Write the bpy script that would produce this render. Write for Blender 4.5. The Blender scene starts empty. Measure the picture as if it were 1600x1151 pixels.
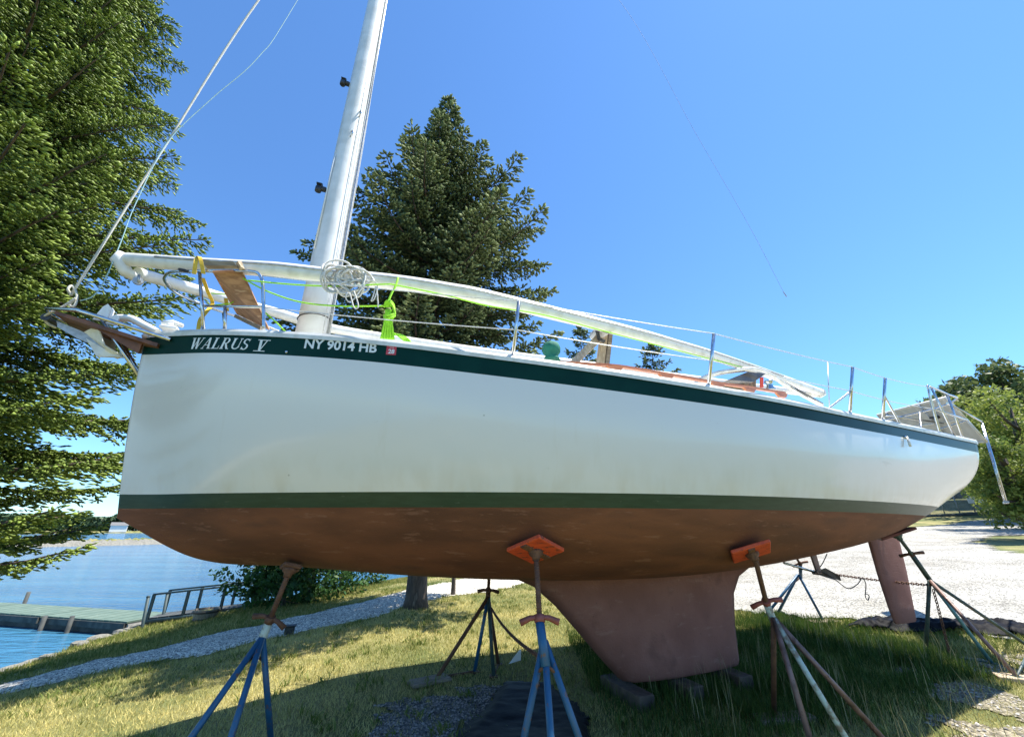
import bpy, math, random
import numpy as np
from mathutils import Vector, Matrix
rng = np.random.default_rng(7)
random.seed(7)
sc = bpy.context.scene
C = sc.collection
R = math.radians

# ------------------------------------------------------------------ camera, sky, sun, exposure
EYE = 1.483; PITCH = R(22.04); FPX = 619.9
cd = bpy.data.cameras.new('camera'); cam = bpy.data.objects.new('camera', cd); C.objects.link(cam)
cam.location = (0, 0, EYE); cam.rotation_euler = (R(90) + PITCH, 0, 0)
cd.sensor_width = 36; cd.lens = 36 * FPX / 1600; cd.clip_start = .05; cd.clip_end = 4000
sc.camera = cam
SUN_EL = R(67); SUN_AZ = R(76)          # azimuth measured clockwise from +Y
world = bpy.data.worlds.new('World'); sc.world = world; world.use_nodes = True
wn = world.node_tree.nodes; wl = world.node_tree.links
sky = wn.new('ShaderNodeTexSky'); sky.sky_type = 'NISHITA'; sky.sun_disc = False
sky.sun_elevation = SUN_EL; sky.sun_rotation = SUN_AZ
sky.air_density = 1.0; sky.dust_density = 0.08; sky.ozone_density = 3.0; sky.altitude = 80
smx = wn.new('ShaderNodeMix'); smx.data_type = 'RGBA'; smx.blend_type = 'MULTIPLY'; smx.inputs[0].default_value = 1; smx.inputs[7].default_value = (.69, 1.0, 1.25, 1)
wl.new(sky.outputs[0], smx.inputs[6]); wl.new(smx.outputs[2], wn['Background'].inputs[0]); wn['Background'].inputs[1].default_value = 0.098
ld = bpy.data.lights.new('sun', 'SUN'); ld.energy = 5.0; ld.angle = R(0.53); ld.color = (1, .955, .87)
sun = bpy.data.objects.new('sun', ld); C.objects.link(sun)
sdir = Vector((math.sin(SUN_AZ) * math.cos(SUN_EL), math.cos(SUN_AZ) * math.cos(SUN_EL), math.sin(SUN_EL)))
sun.rotation_euler = sdir.to_track_quat('Z', 'Y').to_euler(); sun.location = (0, 0, 30)
sc.view_settings.view_transform = 'Standard'; sc.view_settings.look = 'None'
sc.view_settings.exposure = 1.12; sc.view_settings.gamma = 1; sc.view_settings.use_curve_mapping = False
sc.render.engine = 'CYCLES'
sc.cycles.max_bounces = 8; sc.cycles.transparent_max_bounces = 12

# ------------------------------------------------------------------ measured positions: camera rays to points
cP, sP = math.cos(PITCH), math.sin(PITCH)
def ray(x, y):
    u = 575.5 - y
    return np.array([x - 800., FPX * cP - u * sP, FPX * sP + u * cP]) / FPX
BX, BY, YAW = -3.065, 3.087, R(20.75)
CB, SB = math.cos(YAW), math.sin(YAW)
def lat(x, y, l):
    """boat-frame point whose lateral coordinate is l (port negative)"""
    d = ray(x, y); t = (l - (BX * SB - BY * CB)) / (-d[0] * SB + d[1] * CB)
    p = d * t; return Vector(((p[0] - BX) * CB + (p[1] - BY) * SB, l, p[2] + EYE))
def b2w(p):
    return Vector((BX + p[0] * CB - p[1] * SB, BY + p[0] * SB + p[1] * CB, p[2]))
def w2b(p):
    return Vector(((p[0] - BX) * CB + (p[1] - BY) * SB, -(p[0] - BX) * SB + (p[1] - BY) * CB, p[2]))
def depth(x, y, dy):
    d = ray(x, y); return Vector(d * (dy / d[1])) + Vector((0, 0, EYE))

# ------------------------------------------------------------------ terrain
def vnoise(x, y, seed=0):
    x = np.asarray(x, float); y = np.asarray(y, float)
    xi = np.floor(x); yi = np.floor(y); fx = x - xi; fy = y - yi
    fx = fx * fx * (3 - 2 * fx); fy = fy * fy * (3 - 2 * fy)
    def h(a, b):
        v = np.sin(a * 127.1 + b * 311.7 + seed * 74.7) * 43758.5453
        return v - np.floor(v)
    return (h(xi, yi) * (1 - fx) + h(xi + 1, yi) * fx) * (1 - fy) + (h(xi, yi + 1) * (1 - fx) + h(xi + 1, yi + 1) * fx) * fy
WATER = -1.0
SY = [-400, -60, 0, 6, 8.7, 10.5, 12.3, 15, 19, 24, 32, 60, 120, 700]
SX = [-30, -8, -8.7, -9.1, -9.2, -9.6, -9.8, -8.9, -7.3, -4.8, -.5, 14, 44, 330]
def shore(x, y): return (x - np.interp(y, SY, SX)) * .92
def sst(a, b, x):
    t = np.clip((x - a) / (b - a), 0, 1); return t * t * (3 - 2 * t)
def ter(x, y):
    x = np.asarray(x, float); y = np.asarray(y, float)
    d = shore(x, y) + .25 * (vnoise(x * 1.3, y * 1.3, 3) - .5)
    z = np.interp(d, [-30, -3, -.3, 0, .35, 1.5, 3.5, 6.5], [-4, -2.2, -1.25, -1.0, -.8, -.62, -.3, 0])
    D = np.hypot(x, y); az = np.degrees(np.arctan2(x, y))
    w = sst(15, 40, az) * (1 - sst(110, 150, az)) * sst(6, 10, D)
    z = z + w * np.interp(D, [8, 32, 47, 55, 70, 90, 500], [0, 1.09, 1.76, 2.6, 4.8, 5.6, 9])
    z = z + (.04 * (vnoise(x * .7, y * .7, 5) - .5) + .02 * (vnoise(x * 2.3, y * 2.3, 6) - .5)) * sst(.5, 2, d)
    return z
def gpt(px, py):
    d = ray(px, py); t = 1.; lo = .5
    for t in np.geomspace(2, 600, 900):
        if EYE + d[2] * t < ter(d[0] * t, d[1] * t): break
        lo = t
    hi = t
    for _ in range(30):
        m = (lo + hi) / 2
        if EYE + d[2] * m < ter(d[0] * m, d[1] * m): hi = m
        else: lo = m
    return Vector((d[0] * hi, d[1] * hi, float(ter(d[0] * hi, d[1] * hi))))
def inpoly(x, y, poly):
    x = np.asarray(x); y = np.asarray(y); r = np.zeros(x.shape, bool); n = len(poly)
    for i in range(n):
        x1, y1 = poly[i]; x2, y2 = poly[(i + 1) % n]
        c = ((y1 > y) != (y2 > y)) & (x < (x2 - x1) * (y - y1) / (y2 - y1 + 1e-12) + x1)
        r ^= c
    return r

# ------------------------------------------------------------------ object helpers
def tag(o, label=None, cat=None, group=None, kind=None):
    if label: o['label'] = label
    if cat: o['category'] = cat
    if group: o['group'] = group
    if kind: o['kind'] = kind
    return o
def thing(name, label, cat, loc=(0, 0, 0), rz=0, group=None):
    o = bpy.data.objects.new(name, None); C.objects.link(o); o.location = loc; o.rotation_euler = (0, 0, rz)
    o.empty_display_size = .1
    return tag(o, label, cat, group)
def raw_mesh(name, V, F, mats, smooth=False, tint=None, fm=None):
    """V (n,3) array, F (m,k) int array of equal polygons"""
    V = np.asarray(V, np.float32); F = np.asarray(F, np.int32)
    me = bpy.data.meshes.new(name); me.vertices.add(len(V)); me.vertices.foreach_set('co', V.ravel())
    k = F.shape[1]; me.loops.add(F.size); me.loops.foreach_set('vertex_index', F.ravel())
    me.polygons.add(len(F)); me.polygons.foreach_set('loop_start', np.arange(0, F.size, k, dtype=np.int32))
    me.polygons.foreach_set('loop_total', np.full(len(F), k, np.int32))
    if smooth: me.polygons.foreach_set('use_smooth', np.ones(len(F), bool))
    if fm is not None: me.polygons.foreach_set('material_index', np.asarray(fm, np.int32))
    if tint is not None:
        a = me.attributes.new('tint', 'FLOAT', 'POINT'); a.data.foreach_set('value', np.asarray(tint, np.float32))
    me.update(calc_edges=True)
    for m in (mats if isinstance(mats, (list, tuple)) else [mats]): me.materials.append(m)
    return me
def link(name, me, parent=None, loc=None):
    o = bpy.data.objects.new(name, me); C.objects.link(o)
    if parent is not None: o.parent = parent
    if loc is not None: o.location = loc
    return o
class MB:
    def __init__(s): s.v = []; s.f = []; s.sm = []
    def add(s, vs, fs, smooth=False):
        b = len(s.v); s.v += [tuple(v) for v in vs]; s.f += [tuple(i + b for i in f) for f in fs]; s.sm += [smooth] * len(fs)
        return s
    def box(s, c, size, rot=None, taper=1, bev=0):
        hx, hy, hz = [a / 2 for a in size]; M = rot or Matrix.Identity(3); c = Vector(c)
        if bev <= 0:
            vs = [c + M @ Vector((x * hx * (taper if z > 0 else 1), y * hy * (taper if z > 0 else 1), z * hz)) for z in (-1, 1) for x, y in ((-1, -1), (1, -1), (1, 1), (-1, 1))]
            return s.add(vs, [(3, 2, 1, 0), (4, 5, 6, 7), (0, 1, 5, 4), (1, 2, 6, 5), (2, 3, 7, 6), (3, 0, 4, 7)])
        vs = []; rings = [(-hz, bev), (-hz + bev, 0), (hz - bev, 0), (hz, bev)]
        for z, ins in rings:
            x0, y0 = hx - ins, hy - ins; q = bev
            vs += [c + M @ Vector(p + (z,)) for p in ((-x0 + q, -y0), (x0 - q, -y0), (x0, -y0 + q), (x0, y0 - q), (x0 - q, y0), (-x0 + q, y0), (-x0, y0 - q), (-x0, -y0 + q))]
        fs = [tuple(range(7, -1, -1)), tuple(range(24, 32))]
        for k in range(3):
            for i in range(8): fs.append((k * 8 + i, k * 8 + (i + 1) % 8, (k + 1) * 8 + (i + 1) % 8, (k + 1) * 8 + i))
        return s.add(vs, fs)
    def tube(s, pts, r, n=8, closed=False, caps=True, flat=1.0):
        pts = [Vector(p) for p in pts]; m = len(pts)
        rs = r if isinstance(r, (list, tuple)) else [r] * m
        up = None; vs = []
        for i, p in enumerate(pts):
            if closed: t = pts[(i + 1) % m] - pts[i - 1]
            else: t = pts[min(i + 1, m - 1)] - pts[max(i - 1, 0)]
            t = t.normalized() if t.length > 1e-9 else Vector((0, 0, 1))
            if up is None:
                a = Vector((0, 0, 1)) if abs(t.z) < .9 else Vector((1, 0, 0)); up = (a - t * a.dot(t)).normalized()
            else:
                up = up - t * up.dot(t); up = up.normalized() if up.length > 1e-6 else Vector((1, 0, 0))
            w = t.cross(up)
            for k in range(n):
                a = 2 * math.pi * k / n
                vs.append(p + (w * math.cos(a) * flat + up * math.sin(a)) * rs[i])
        fs = []
        for i in range(m if closed else m - 1):
            j = (i + 1) % m
            for k in range(n): fs.append((i * n + k, i * n + (k + 1) % n, j * n + (k + 1) % n, j * n + k))
        b = len(s.v); s.add(vs, fs, True)
        if caps and not closed:
            s.f += [tuple(b + k for k in range(n - 1, -1, -1)), tuple(b + (m - 1) * n + k for k in range(n))]; s.sm += [False, False]
        return s
    def lathe(s, c, prof, n=16, axis=(0, 0, 1)):
        M = Vector(axis).normalized().to_track_quat('Z', 'Y').to_matrix(); c = Vector(c); vs = []
        for r, z in prof:
            for k in range(n):
                a = 2 * math.pi * k / n; vs.append(c + M @ Vector((r * math.cos(a), r * math.sin(a), z)))
        fs = [(i * n + k, i * n + (k + 1) % n, (i + 1) * n + (k + 1) % n, (i + 1) * n + k) for i in range(len(prof) - 1) for k in range(n)]
        b = len(s.v); s.add(vs, fs, True)
        s.f += [tuple(b + k for k in range(n - 1, -1, -1)), tuple(b + (len(prof) - 1) * n + k for k in range(n))]; s.sm += [False, False]
        return s
    def slab(s, q, th):
        """quad of 4 points given a thickness along its normal"""
        q = [Vector(p) for p in q]; n = (q[1] - q[0]).cross(q[3] - q[0]).normalized() * th
        return s.add(q + [p + n for p in q], [(3, 2, 1, 0), (4, 5, 6, 7), (0, 1, 5, 4), (1, 2, 6, 5), (2, 3, 7, 6), (3, 0, 4, 7)])
    def build(s, name, m, parent=None, origin=None):
        me = bpy.data.meshes.new(name); V = s.v
        if origin is not None: V = [tuple(Vector(v) - Vector(origin)) for v in V]
        me.from_pydata(V, [], s.f); me.polygons.foreach_set('use_smooth', s.sm)
        me.materials.append(m); me.update()
        return link(name, me, parent, origin)
def smooth_path(pts, k=6):
    P = [Vector(p) for p in pts]; out = []
    for i in range(len(P) - 1):
        a = P[max(i - 1, 0)]; b = P[i]; c = P[i + 1]; d = P[min(i + 2, len(P) - 1)]
        for j in range(k):
            t = j / k
            out.append(.5 * ((2 * b) + (c - a) * t + (2 * a - 5 * b + 4 * c - d) * t * t + (3 * b - a - 3 * c + d) * t ** 3))
    return out + [P[-1]]
def copy_tree(o, parent=None):
    c = o.copy(); C.objects.link(c); c.parent = parent
    for ch in list(o.children): copy_tree(ch, c)
    return c

# ------------------------------------------------------------------ materials
def mat(name, c1, c2=None, scale=8, rough=.6, metal=0, bump=0, bscale=40, coat=0, detail=6, stretch=(1, 1, 1), c3=None, ramp=(.4, .6), spec=.5):
    m = bpy.data.materials.new(name); m.use_nodes = True; n = m.node_tree.nodes; l = m.node_tree.links
    p = n['Principled BSDF']; p.inputs['Roughness'].default_value = rough; p.inputs['Metallic'].default_value = metal
    p.inputs['Coat Weight'].default_value = coat; p.inputs['Coat Roughness'].default_value = .08
    p.inputs['Specular IOR Level'].default_value = spec
    p.inputs['Base Color'].default_value = (*c1, 1)
    tc = n.new('ShaderNodeTexCoord'); mp = n.new('ShaderNodeMapping'); mp.inputs['Scale'].default_value = stretch
    l.new(tc.outputs['Object'], mp.inputs[0])
    if c2 is not None:
        t = n.new('ShaderNodeTexNoise'); t.inputs['Scale'].default_value = scale; t.inputs['Detail'].default_value = detail
        l.new(mp.outputs[0], t.inputs['Vector'])
        r = n.new('ShaderNodeValToRGB'); r.color_ramp.elements[0].position = ramp[0]; r.color_ramp.elements[1].position = ramp[1]
        r.color_ramp.elements[0].color = (*c1, 1); r.color_ramp.elements[1].color = (*c2, 1)
        if c3 is not None:
            e = r.color_ramp.elements.new(min(ramp[1] + .12, 1)); e.color = (*c3, 1)
        l.new(t.outputs['Fac'], r.inputs[0]); l.new(r.outputs[0], p.inputs['Base Color'])
    if bump:
        t2 = n.new('ShaderNodeTexNoise'); t2.inputs['Scale'].default_value = bscale; t2.inputs['Detail'].default_value = 5
        b = n.new('ShaderNodeBump'); b.inputs['Strength'].default_value = bump; b.inputs['Distance'].default_value = .01
        l.new(mp.outputs[0], t2.inputs['Vector']); l.new(t2.outputs['Fac'], b.inputs['Height']); l.new(b.outputs[0], p.inputs['Normal'])
    return m
def worn(m, col, scale=14, stretch=(1, 1, 3), lo=.60, hi=.66, amt=.55, bump=.15):
    """flaked and scuffed patches of another colour on a painted surface"""
    n = m.node_tree.nodes; l = m.node_tree.links; p = n['Principled BSDF']; src = p.inputs['Base Color'].links[0].from_socket
    mp = n.new('ShaderNodeMapping'); mp.inputs['Scale'].default_value = stretch; l.new(n['Texture Coordinate'].outputs['Object'], mp.inputs[0])
    t = n.new('ShaderNodeTexNoise'); t.inputs['Scale'].default_value = scale; t.inputs['Detail'].default_value = 9; t.inputs['Roughness'].default_value = .68; l.new(mp.outputs[0], t.inputs['Vector'])
    r = n.new('ShaderNodeValToRGB'); r.color_ramp.elements[0].position = lo; r.color_ramp.elements[1].position = hi; l.new(t.outputs['Fac'], r.inputs[0])
    k = n.new('ShaderNodeMath'); k.operation = 'MULTIPLY'; k.inputs[1].default_value = amt; l.new(r.outputs[0], k.inputs[0])
    mx = n.new('ShaderNodeMix'); mx.data_type = 'RGBA'; l.new(k.outputs[0], mx.inputs[0]); l.new(src, mx.inputs[6]); mx.inputs[7].default_value = (*col, 1); l.new(mx.outputs[2], p.inputs['Base Color'])
    return m
def leaf_mat(name, dark, light, transl=.35, rough=.55):
    m = bpy.data.materials.new(name); m.use_nodes = True; n = m.node_tree.nodes; l = m.node_tree.links
    p = n['Principled BSDF']; p.inputs['Roughness'].default_value = rough; p.inputs['Specular IOR Level'].default_value = .25
    at = n.new('ShaderNodeAttribute'); at.attribute_name = 'tint'
    r = n.new('ShaderNodeValToRGB'); r.color_ramp.elements[0].color = (*dark, 1); r.color_ramp.elements[1].color = (*light, 1)
    l.new(at.outputs['Fac'], r.inputs[0]); l.new(r.outputs[0], p.inputs['Base Color'])
    tr = n.new('ShaderNodeBsdfTranslucent'); mx = n.new('ShaderNodeMixShader'); mx.inputs[0].default_value = transl
    l.new(r.outputs[0], tr.inputs[0]); l.new(p.outputs[0], mx.inputs[1]); l.new(tr.outputs[0], mx.inputs[2])
    l.new(mx.outputs[0], n['Material Output'].inputs[0])
    return m
def gelcoat():
    m = mat('aged_white_gelcoat', (.72, .72, .70), rough=.32, coat=.5)
    n = m.node_tree.nodes; l = m.node_tree.links; p = n['Principled BSDF']
    tc = n['Texture Coordinate']; sx = n.new('ShaderNodeSeparateXYZ'); l.new(tc.outputs['Object'], sx.inputs[0])
    mr = n.new('ShaderNodeMapRange'); mr.inputs[1].default_value = 2.02; mr.inputs[2].default_value = 1.72
    l.new(sx.outputs['Z'], mr.inputs[0])
    mp = n.new('ShaderNodeMapping'); mp.inputs['Scale'].default_value = (5, 5, .9); l.new(tc.outputs['Object'], mp.inputs[0])
    t = n.new('ShaderNodeTexNoise'); t.inputs['Scale'].default_value = 1.6; t.inputs['Detail'].default_value = 7; l.new(mp.outputs[0], t.inputs['Vector'])
    r = n.new('ShaderNodeValToRGB'); r.color_ramp.elements[0].position = .42; r.color_ramp.elements[1].position = .68; l.new(t.outputs['Fac'], r.inputs[0])
    mu = n.new('ShaderNodeMath'); mu.operation = 'MULTIPLY'; l.new(mr.outputs[0], mu.inputs[0]); l.new(r.outputs[0], mu.inputs[1])
    mu2 = n.new('ShaderNodeMath'); mu2.operation = 'MULTIPLY'; mu2.inputs[1].default_value = .26; l.new(mu.outputs[0], mu2.inputs[0])
    mx = n.new('ShaderNodeMix'); mx.data_type = 'RGBA'; mx.inputs[6].default_value = (.675, .665, .64, 1); mx.inputs[7].default_value = (.47, .38, .23, 1)
    l.new(mu2.outputs[0], mx.inputs[0])
    # fine specks and scuffs
    v = n.new('ShaderNodeTexVoronoi'); v.inputs['Scale'].default_value = 2.2; l.new(tc.outputs['Object'], v.inputs['Vector'])
    s2 = n.new('ShaderNodeMath'); s2.operation = 'LESS_THAN'; s2.inputs[1].default_value = .016; l.new(v.outputs['Distance'], s2.inputs[0])
    mx2 = n.new('ShaderNodeMix'); mx2.data_type = 'RGBA'; mx2.inputs[7].default_value = (.33, .31, .28, 1)
    s3 = n.new('ShaderNodeMath'); s3.operation = 'MULTIPLY'; s3.inputs[1].default_value = .6; l.new(s2.outputs[0], s3.inputs[0])
    l.new(s3.outputs[0], mx2.inputs[0]); l.new(mx.outputs[2], mx2.inputs[6])
    # chalky patches
    t3 = n.new('ShaderNodeTexNoise'); t3.inputs['Scale'].default_value = 1.1; t3.inputs['Detail'].default_value = 5; l.new(tc.outputs['Object'], t3.inputs['Vector'])
    r3 = n.new('ShaderNodeMapRange'); r3.inputs[3].default_value = .14; r3.inputs[4].default_value = .34; l.new(t3.outputs['Fac'], r3.inputs[0]); l.new(r3.outputs[0], p.inputs['Roughness'])
    l.new(mx2.outputs[2], p.inputs['Base Color'])
    b = n.new('ShaderNodeBump'); b.inputs['Strength'].default_value = .3; b.inputs['Distance'].default_value = .03; l.new(t3.outputs['Fac'], b.inputs['Height']); l.new(b.outputs[0], p.inputs['Normal'])
    return m
M = dict(
    gel=gelcoat(),
    deck=mat('white_deck_gelcoat', (.7, .7, .67), (.62, .62, .58), 6, .45),
    green=mat('dark_green_sheer_paint', (.002, .028, .022), (.003, .034, .026), 5, .28, spec=.1),
    boot=mat('boot_stripe_green', (.004, .032, .020), (.010, .042, .027), 7, .4, stretch=(1, 1, 6)),
    red=mat('red_brown_antifouling', (.10, .034, .015), (.175, .060, .026), 2.6, .75, bump=.25, bscale=60, stretch=(.5, 1, 2.5), c3=(.12, .044, .022), ramp=(.36, .62)),
    keel=mat('faded_red_keel_paint', (.22, .09, .066), (.27, .118, .088), 2.5, .8, bump=.4, bscale=50, c3=(.17, .07, .052)),
    rail=mat('aluminium_toe_rail', (.72, .71, .66), (.6, .58, .52), 12, .45, metal=.15),
    alu=mat('painted_spar', (.74, .74, .73), (.62, .62, .6), 5, .38, coat=.15, stretch=(1, 1, 1)),
    spar=mat('weathered_white_spar', (.73, .72, .68), (.58, .56, .5), 9, .45, coat=.1, c3=(.4, .36, .3), ramp=(.45, .72)),
    steel=mat('stainless_steel', (.62, .63, .64), (.5, .5, .5), 30, .2, metal=1),
    galv=mat('galvanised_metal', (.5, .51, .52), (.36, .37, .38), 25, .5, metal=.7),
    white=mat('white_plastic', (.78, .78, .77), (.68, .68, .66), 15, .4),
    black=mat('black_fitting', (.02, .02, .022), (.05, .05, .05), 20, .45),
    teak=mat('varnished_teak', (.42, .13, .04), (.55, .2, .07), 9, .35, coat=.3, stretch=(1, 6, 6)),
    ply=mat('weathered_plywood', (.42, .23, .12), (.24, .12, .06), 7, .75, bump=.3, stretch=(1, 5, 1), c3=(.5, .33, .2)),
    wood=mat('grey_weathered_wood', (.30, .24, .17), (.20, .155, .11), 9, .85, bump=.4, bscale=30, stretch=(1, 5, 5)),
    pale=mat('pale_lumber', (.52, .42, .29), (.38, .28, .18), 10, .8, bump=.3, stretch=(5, 5, 1)),
    mahog=mat('brown_platform_wood', (.20, .08, .035), (.11, .045, .022), 8, .5, stretch=(1, 6, 1)),
    lime=mat('lime_green_rope', (.42, .86, .03), (.28, .66, .02), 90, .7, bump=.5, bscale=300),
    rope=mat('white_rope', (.70, .69, .65), (.52, .51, .48), 80, .8, bump=.5, bscale=300),
    grope=mat('weathered_rope', (.56, .54, .46), (.40, .38, .32), 80, .85),
    bline=mat('pale_blue_line', (.36, .55, .58), (.25, .42, .46), 60, .7),
    dark_rope=mat('dark_cord', (.03, .03, .035), (.06, .06, .06), 60, .8),
    wire=mat('lifeline_wire', (.66, .67, .66), (.5, .5, .5), 60, .4, metal=.3),
    strap=mat('yellow_webbing', (.72, .48, .04), (.6, .38, .03), 60, .7),
    letter=mat('off_white_vinyl', (.74, .78, .76), (.66, .7, .68), 30, .4),
    sticker=mat('red_sticker', (.5, .035, .05), (.56, .06, .07), 30, .4),
    bluejack=mat('chipped_blue_paint', (.014, .085, .18), (.022, .11, .22), 14, .4, bump=.3, bscale=60, c3=(.10, .07, .05), ramp=(.4, .66), stretch=(1, 1, .4)),
    palejack=mat('pale_worn_paint', (.45, .52, .45), (.25, .2, .14), 22, .6, bump=.3, ramp=(.45, .6)),
    rust=mat('rusty_steel', (.10, .045, .025), (.16, .075, .04), 18, .75, bump=.5, bscale=60, c3=(.06, .03, .022)),
    mauvejack=mat('faded_mauve_steel', (.24, .15, .13), (.15, .09, .07), 12, .5, bump=.3, c3=(.08, .05, .04), metal=.2),
    greenjack=mat('dark_green_jack_paint', (.03, .055, .05), (.05, .09, .08), 12, .5, bump=.3, c3=(.10, .05, .03), ramp=(.4, .64)),
    tealjack=mat('teal_jack_paint', (.07, .20, .20), (.11, .27, .27), 12, .45, c3=(.1, .06, .04), ramp=(.4, .66)),
    orange=mat('orange_red_pad_paint', (.62, .085, .02), (.5, .06, .02), 12, .65, bump=.3, c3=(.22, .05, .025), ramp=(.4, .62), stretch=(1, 6, 1)),
    dullpad=mat('worn_dark_red_pad', (.12, .04, .035), (.18, .06, .05), 10, .7),
    redhandle=mat('pinkish_red_handle', (.30, .08, .06), (.22, .06, .04), 20, .6),
    tarp=mat('black_plastic_sheet', (.006, .006, .008), (.012, .012, .015), 8, .55, bump=.7, bscale=7, spec=.04),
    panel_back=mat('solar_panel_backsheet', (.52, .50, .44), (.44, .42, .37), 6, .55),
    panel_cell=mat('solar_cells', (.01, .015, .04), (.015, .02, .05), 6, .15),
    canvas=mat('green_canvas', (.01, .13, .085), (.015, .17, .11), 14, .8, bump=.6, bscale=20),
    tape=mat('silver_tape', (.5, .49, .46), (.62, .61, .58), 15, .35, bump=.5, bscale=30),
    gold=mat('brown_hatch_boards', (.30, .20, .09), (.12, .07, .04), 14, .5),
    redfl=mat('red_flag_cloth', (.75, .08, .05), None, rough=.7),
    smoke=mat('dark_acrylic', (.06, .05, .045), (.1, .09, .08), 6, .2),
    bark=mat('spruce_bark', (.13, .10, .08), (.07, .055, .045), 7, .95, bump=1, bscale=16, stretch=(2, 2, .5), c3=(.2, .17, .14)),
    twig=mat('branch_wood', (.12, .085, .06), (.07, .05, .04), 12, .9),
    dockg=mat('green_dock_carpet', (.09, .14, .11), (.13, .18, .14), 5, .9, c3=(.22, .25, .22), ramp=(.4, .7)),
    dockside=mat('dock_float_dark', (.035, .04, .04), (.07, .075, .07), 5, .8),
    dockrail=mat('dark_rail_paint', (.02, .045, .05), (.035, .06, .065), 9, .6),
    rock=mat('pale_shore_stone', (.22, .21, .175), (.14, .135, .115), 4, .9, bump=1, bscale=8),
    barrel=mat('barrel_staves', (.36, .31, .24), (.25, .21, .16), 8, .85, stretch=(5, 5, 1)),
    hoop=mat('barrel_hoop', (.12, .10, .09), (.08, .07, .06), 10, .7, metal=.5),
    bldg=mat('dark_grey_siding', (.05, .055, .06), (.07, .075, .08), 3, .8),
    roof=mat('grey_roofing', (.12, .12, .12), (.16, .16, .16), 3, .8),
    fence=mat('fence_wire', (.30, .31, .31), (.22, .22, .22), 9, .5, metal=.5),
    wblock=mat('grey_concrete', (.34, .33, .31), (.25, .24, .22), 8, .9, bump=.5),
    paper=mat('white_card', (.8, .8, .74), None, rough=.7),
)
worn(M['red'], (.26, .12, .075), 7, (.6, 1, 4), .58, .64, .45); worn(M['red'], (.05, .022, .014), 16, (1, 1, 1), .66, .70, .6)
worn(M['keel'], (.34, .19, .15), 6, (.8, 1, 2.5), .58, .66, .4); worn(M['keel'], (.10, .05, .04), 13, (2, 1, 1), .64, .68, .6)
worn(M['bluejack'], (.16, .08, .045), 30, (1, 1, .5), .60, .63, .9); worn(M['bluejack'], (.20, .30, .38), 18, (1, 1, .3), .64, .67, .7)
worn(M['orange'], (.10, .045, .03), 16, (1, 2, 1), .58, .62, .8); worn(M['mauvejack'], (.09, .045, .03), 26, (1, 1, .5), .57, .61, .8)
worn(M['boot'], (.10, .13, .10), 12, (.5, 1, 3), .62, .68, .5); worn(M['spar'], (.42, .38, .32), 14, (.25, 2, 2), .62, .72, .5)
worn(M['gel'], (.50, .48, .44), 9, (.35, 1, 1.2), .66, .71, .35); worn(M['gel'], (.60, .56, .48), 3.2, (2.5, 1, .25), .60, .75, .35)
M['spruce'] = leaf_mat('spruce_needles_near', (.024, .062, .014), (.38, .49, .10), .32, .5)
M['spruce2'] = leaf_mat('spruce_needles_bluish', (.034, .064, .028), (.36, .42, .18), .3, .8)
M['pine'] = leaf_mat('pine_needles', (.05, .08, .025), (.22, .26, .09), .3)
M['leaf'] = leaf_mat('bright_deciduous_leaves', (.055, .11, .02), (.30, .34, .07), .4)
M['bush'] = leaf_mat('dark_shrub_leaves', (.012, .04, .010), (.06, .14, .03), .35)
M['lawn'] = leaf_mat('dry_lawn_blades', (.11, .16, .024), (.68, .58, .23), .3, .7)
M['tallg'] = leaf_mat('tall_green_grass', (.018, .06, .008), (.12, .18, .035), .4, .5)
M['seed'] = leaf_mat('grass_seed_heads', (.25, .22, .1), (.4, .36, .2), .3, .8)
M['pebble'] = leaf_mat('pebble_stone', (.14, .13, .12), (.48, .46, .42), 0, .85)
M['farwood'] = leaf_mat('far_woods', (.03, .06, .03), (.10, .15, .07), .1)

M['dull_line'] = mat('grey_halyard', (.30, .33, .36), (.24, .26, .28), 40, .8)
def grass_ground():
    m = mat('dry_turf_soil', (.16, .14, .06), rough=.95); n = m.node_tree.nodes; l = m.node_tree.links; p = n['Principled BSDF']
    tc = n['Texture Coordinate']
    t = n.new('ShaderNodeTexNoise'); t.inputs['Scale'].default_value = .55; t.inputs['Detail'].default_value = 9; l.new(tc.outputs['Object'], t.inputs['Vector'])
    r = n.new('ShaderNodeValToRGB'); e = r.color_ramp.elements; e[0].position = .36; e[0].color = (.065, .095, .018, 1); e[1].position = .62; e[1].color = (.30, .26, .10, 1)
    l.new(t.outputs['Fac'], r.inputs[0])
    t2 = n.new('ShaderNodeTexNoise'); t2.inputs['Scale'].default_value = 35; t2.inputs['Detail'].default_value = 6; l.new(tc.outputs['Object'], t2.inputs['Vector'])
    mr = n.new('ShaderNodeMapRange'); mr.inputs[3].default_value = .35; mr.inputs[4].default_value = 1.6; l.new(t2.outputs['Fac'], mr.inputs[0])
    mx = n.new('ShaderNodeMix'); mx.data_type = 'RGBA'; mx.blend_type = 'MULTIPLY'; mx.inputs[0].default_value = 1; l.new(r.outputs[0], mx.inputs[6]); l.new(mr.outputs[0], mx.inputs[7])
    l.new(mx.outputs[2], p.inputs['Base Color'])
    b = n.new('ShaderNodeBump'); b.inputs['Strength'].default_value = .8; b.inputs['Distance'].default_value = .03; l.new(t2.outputs['Fac'], b.inputs['Height']); l.new(b.outputs[0], p.inputs['Normal'])
    return m
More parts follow.
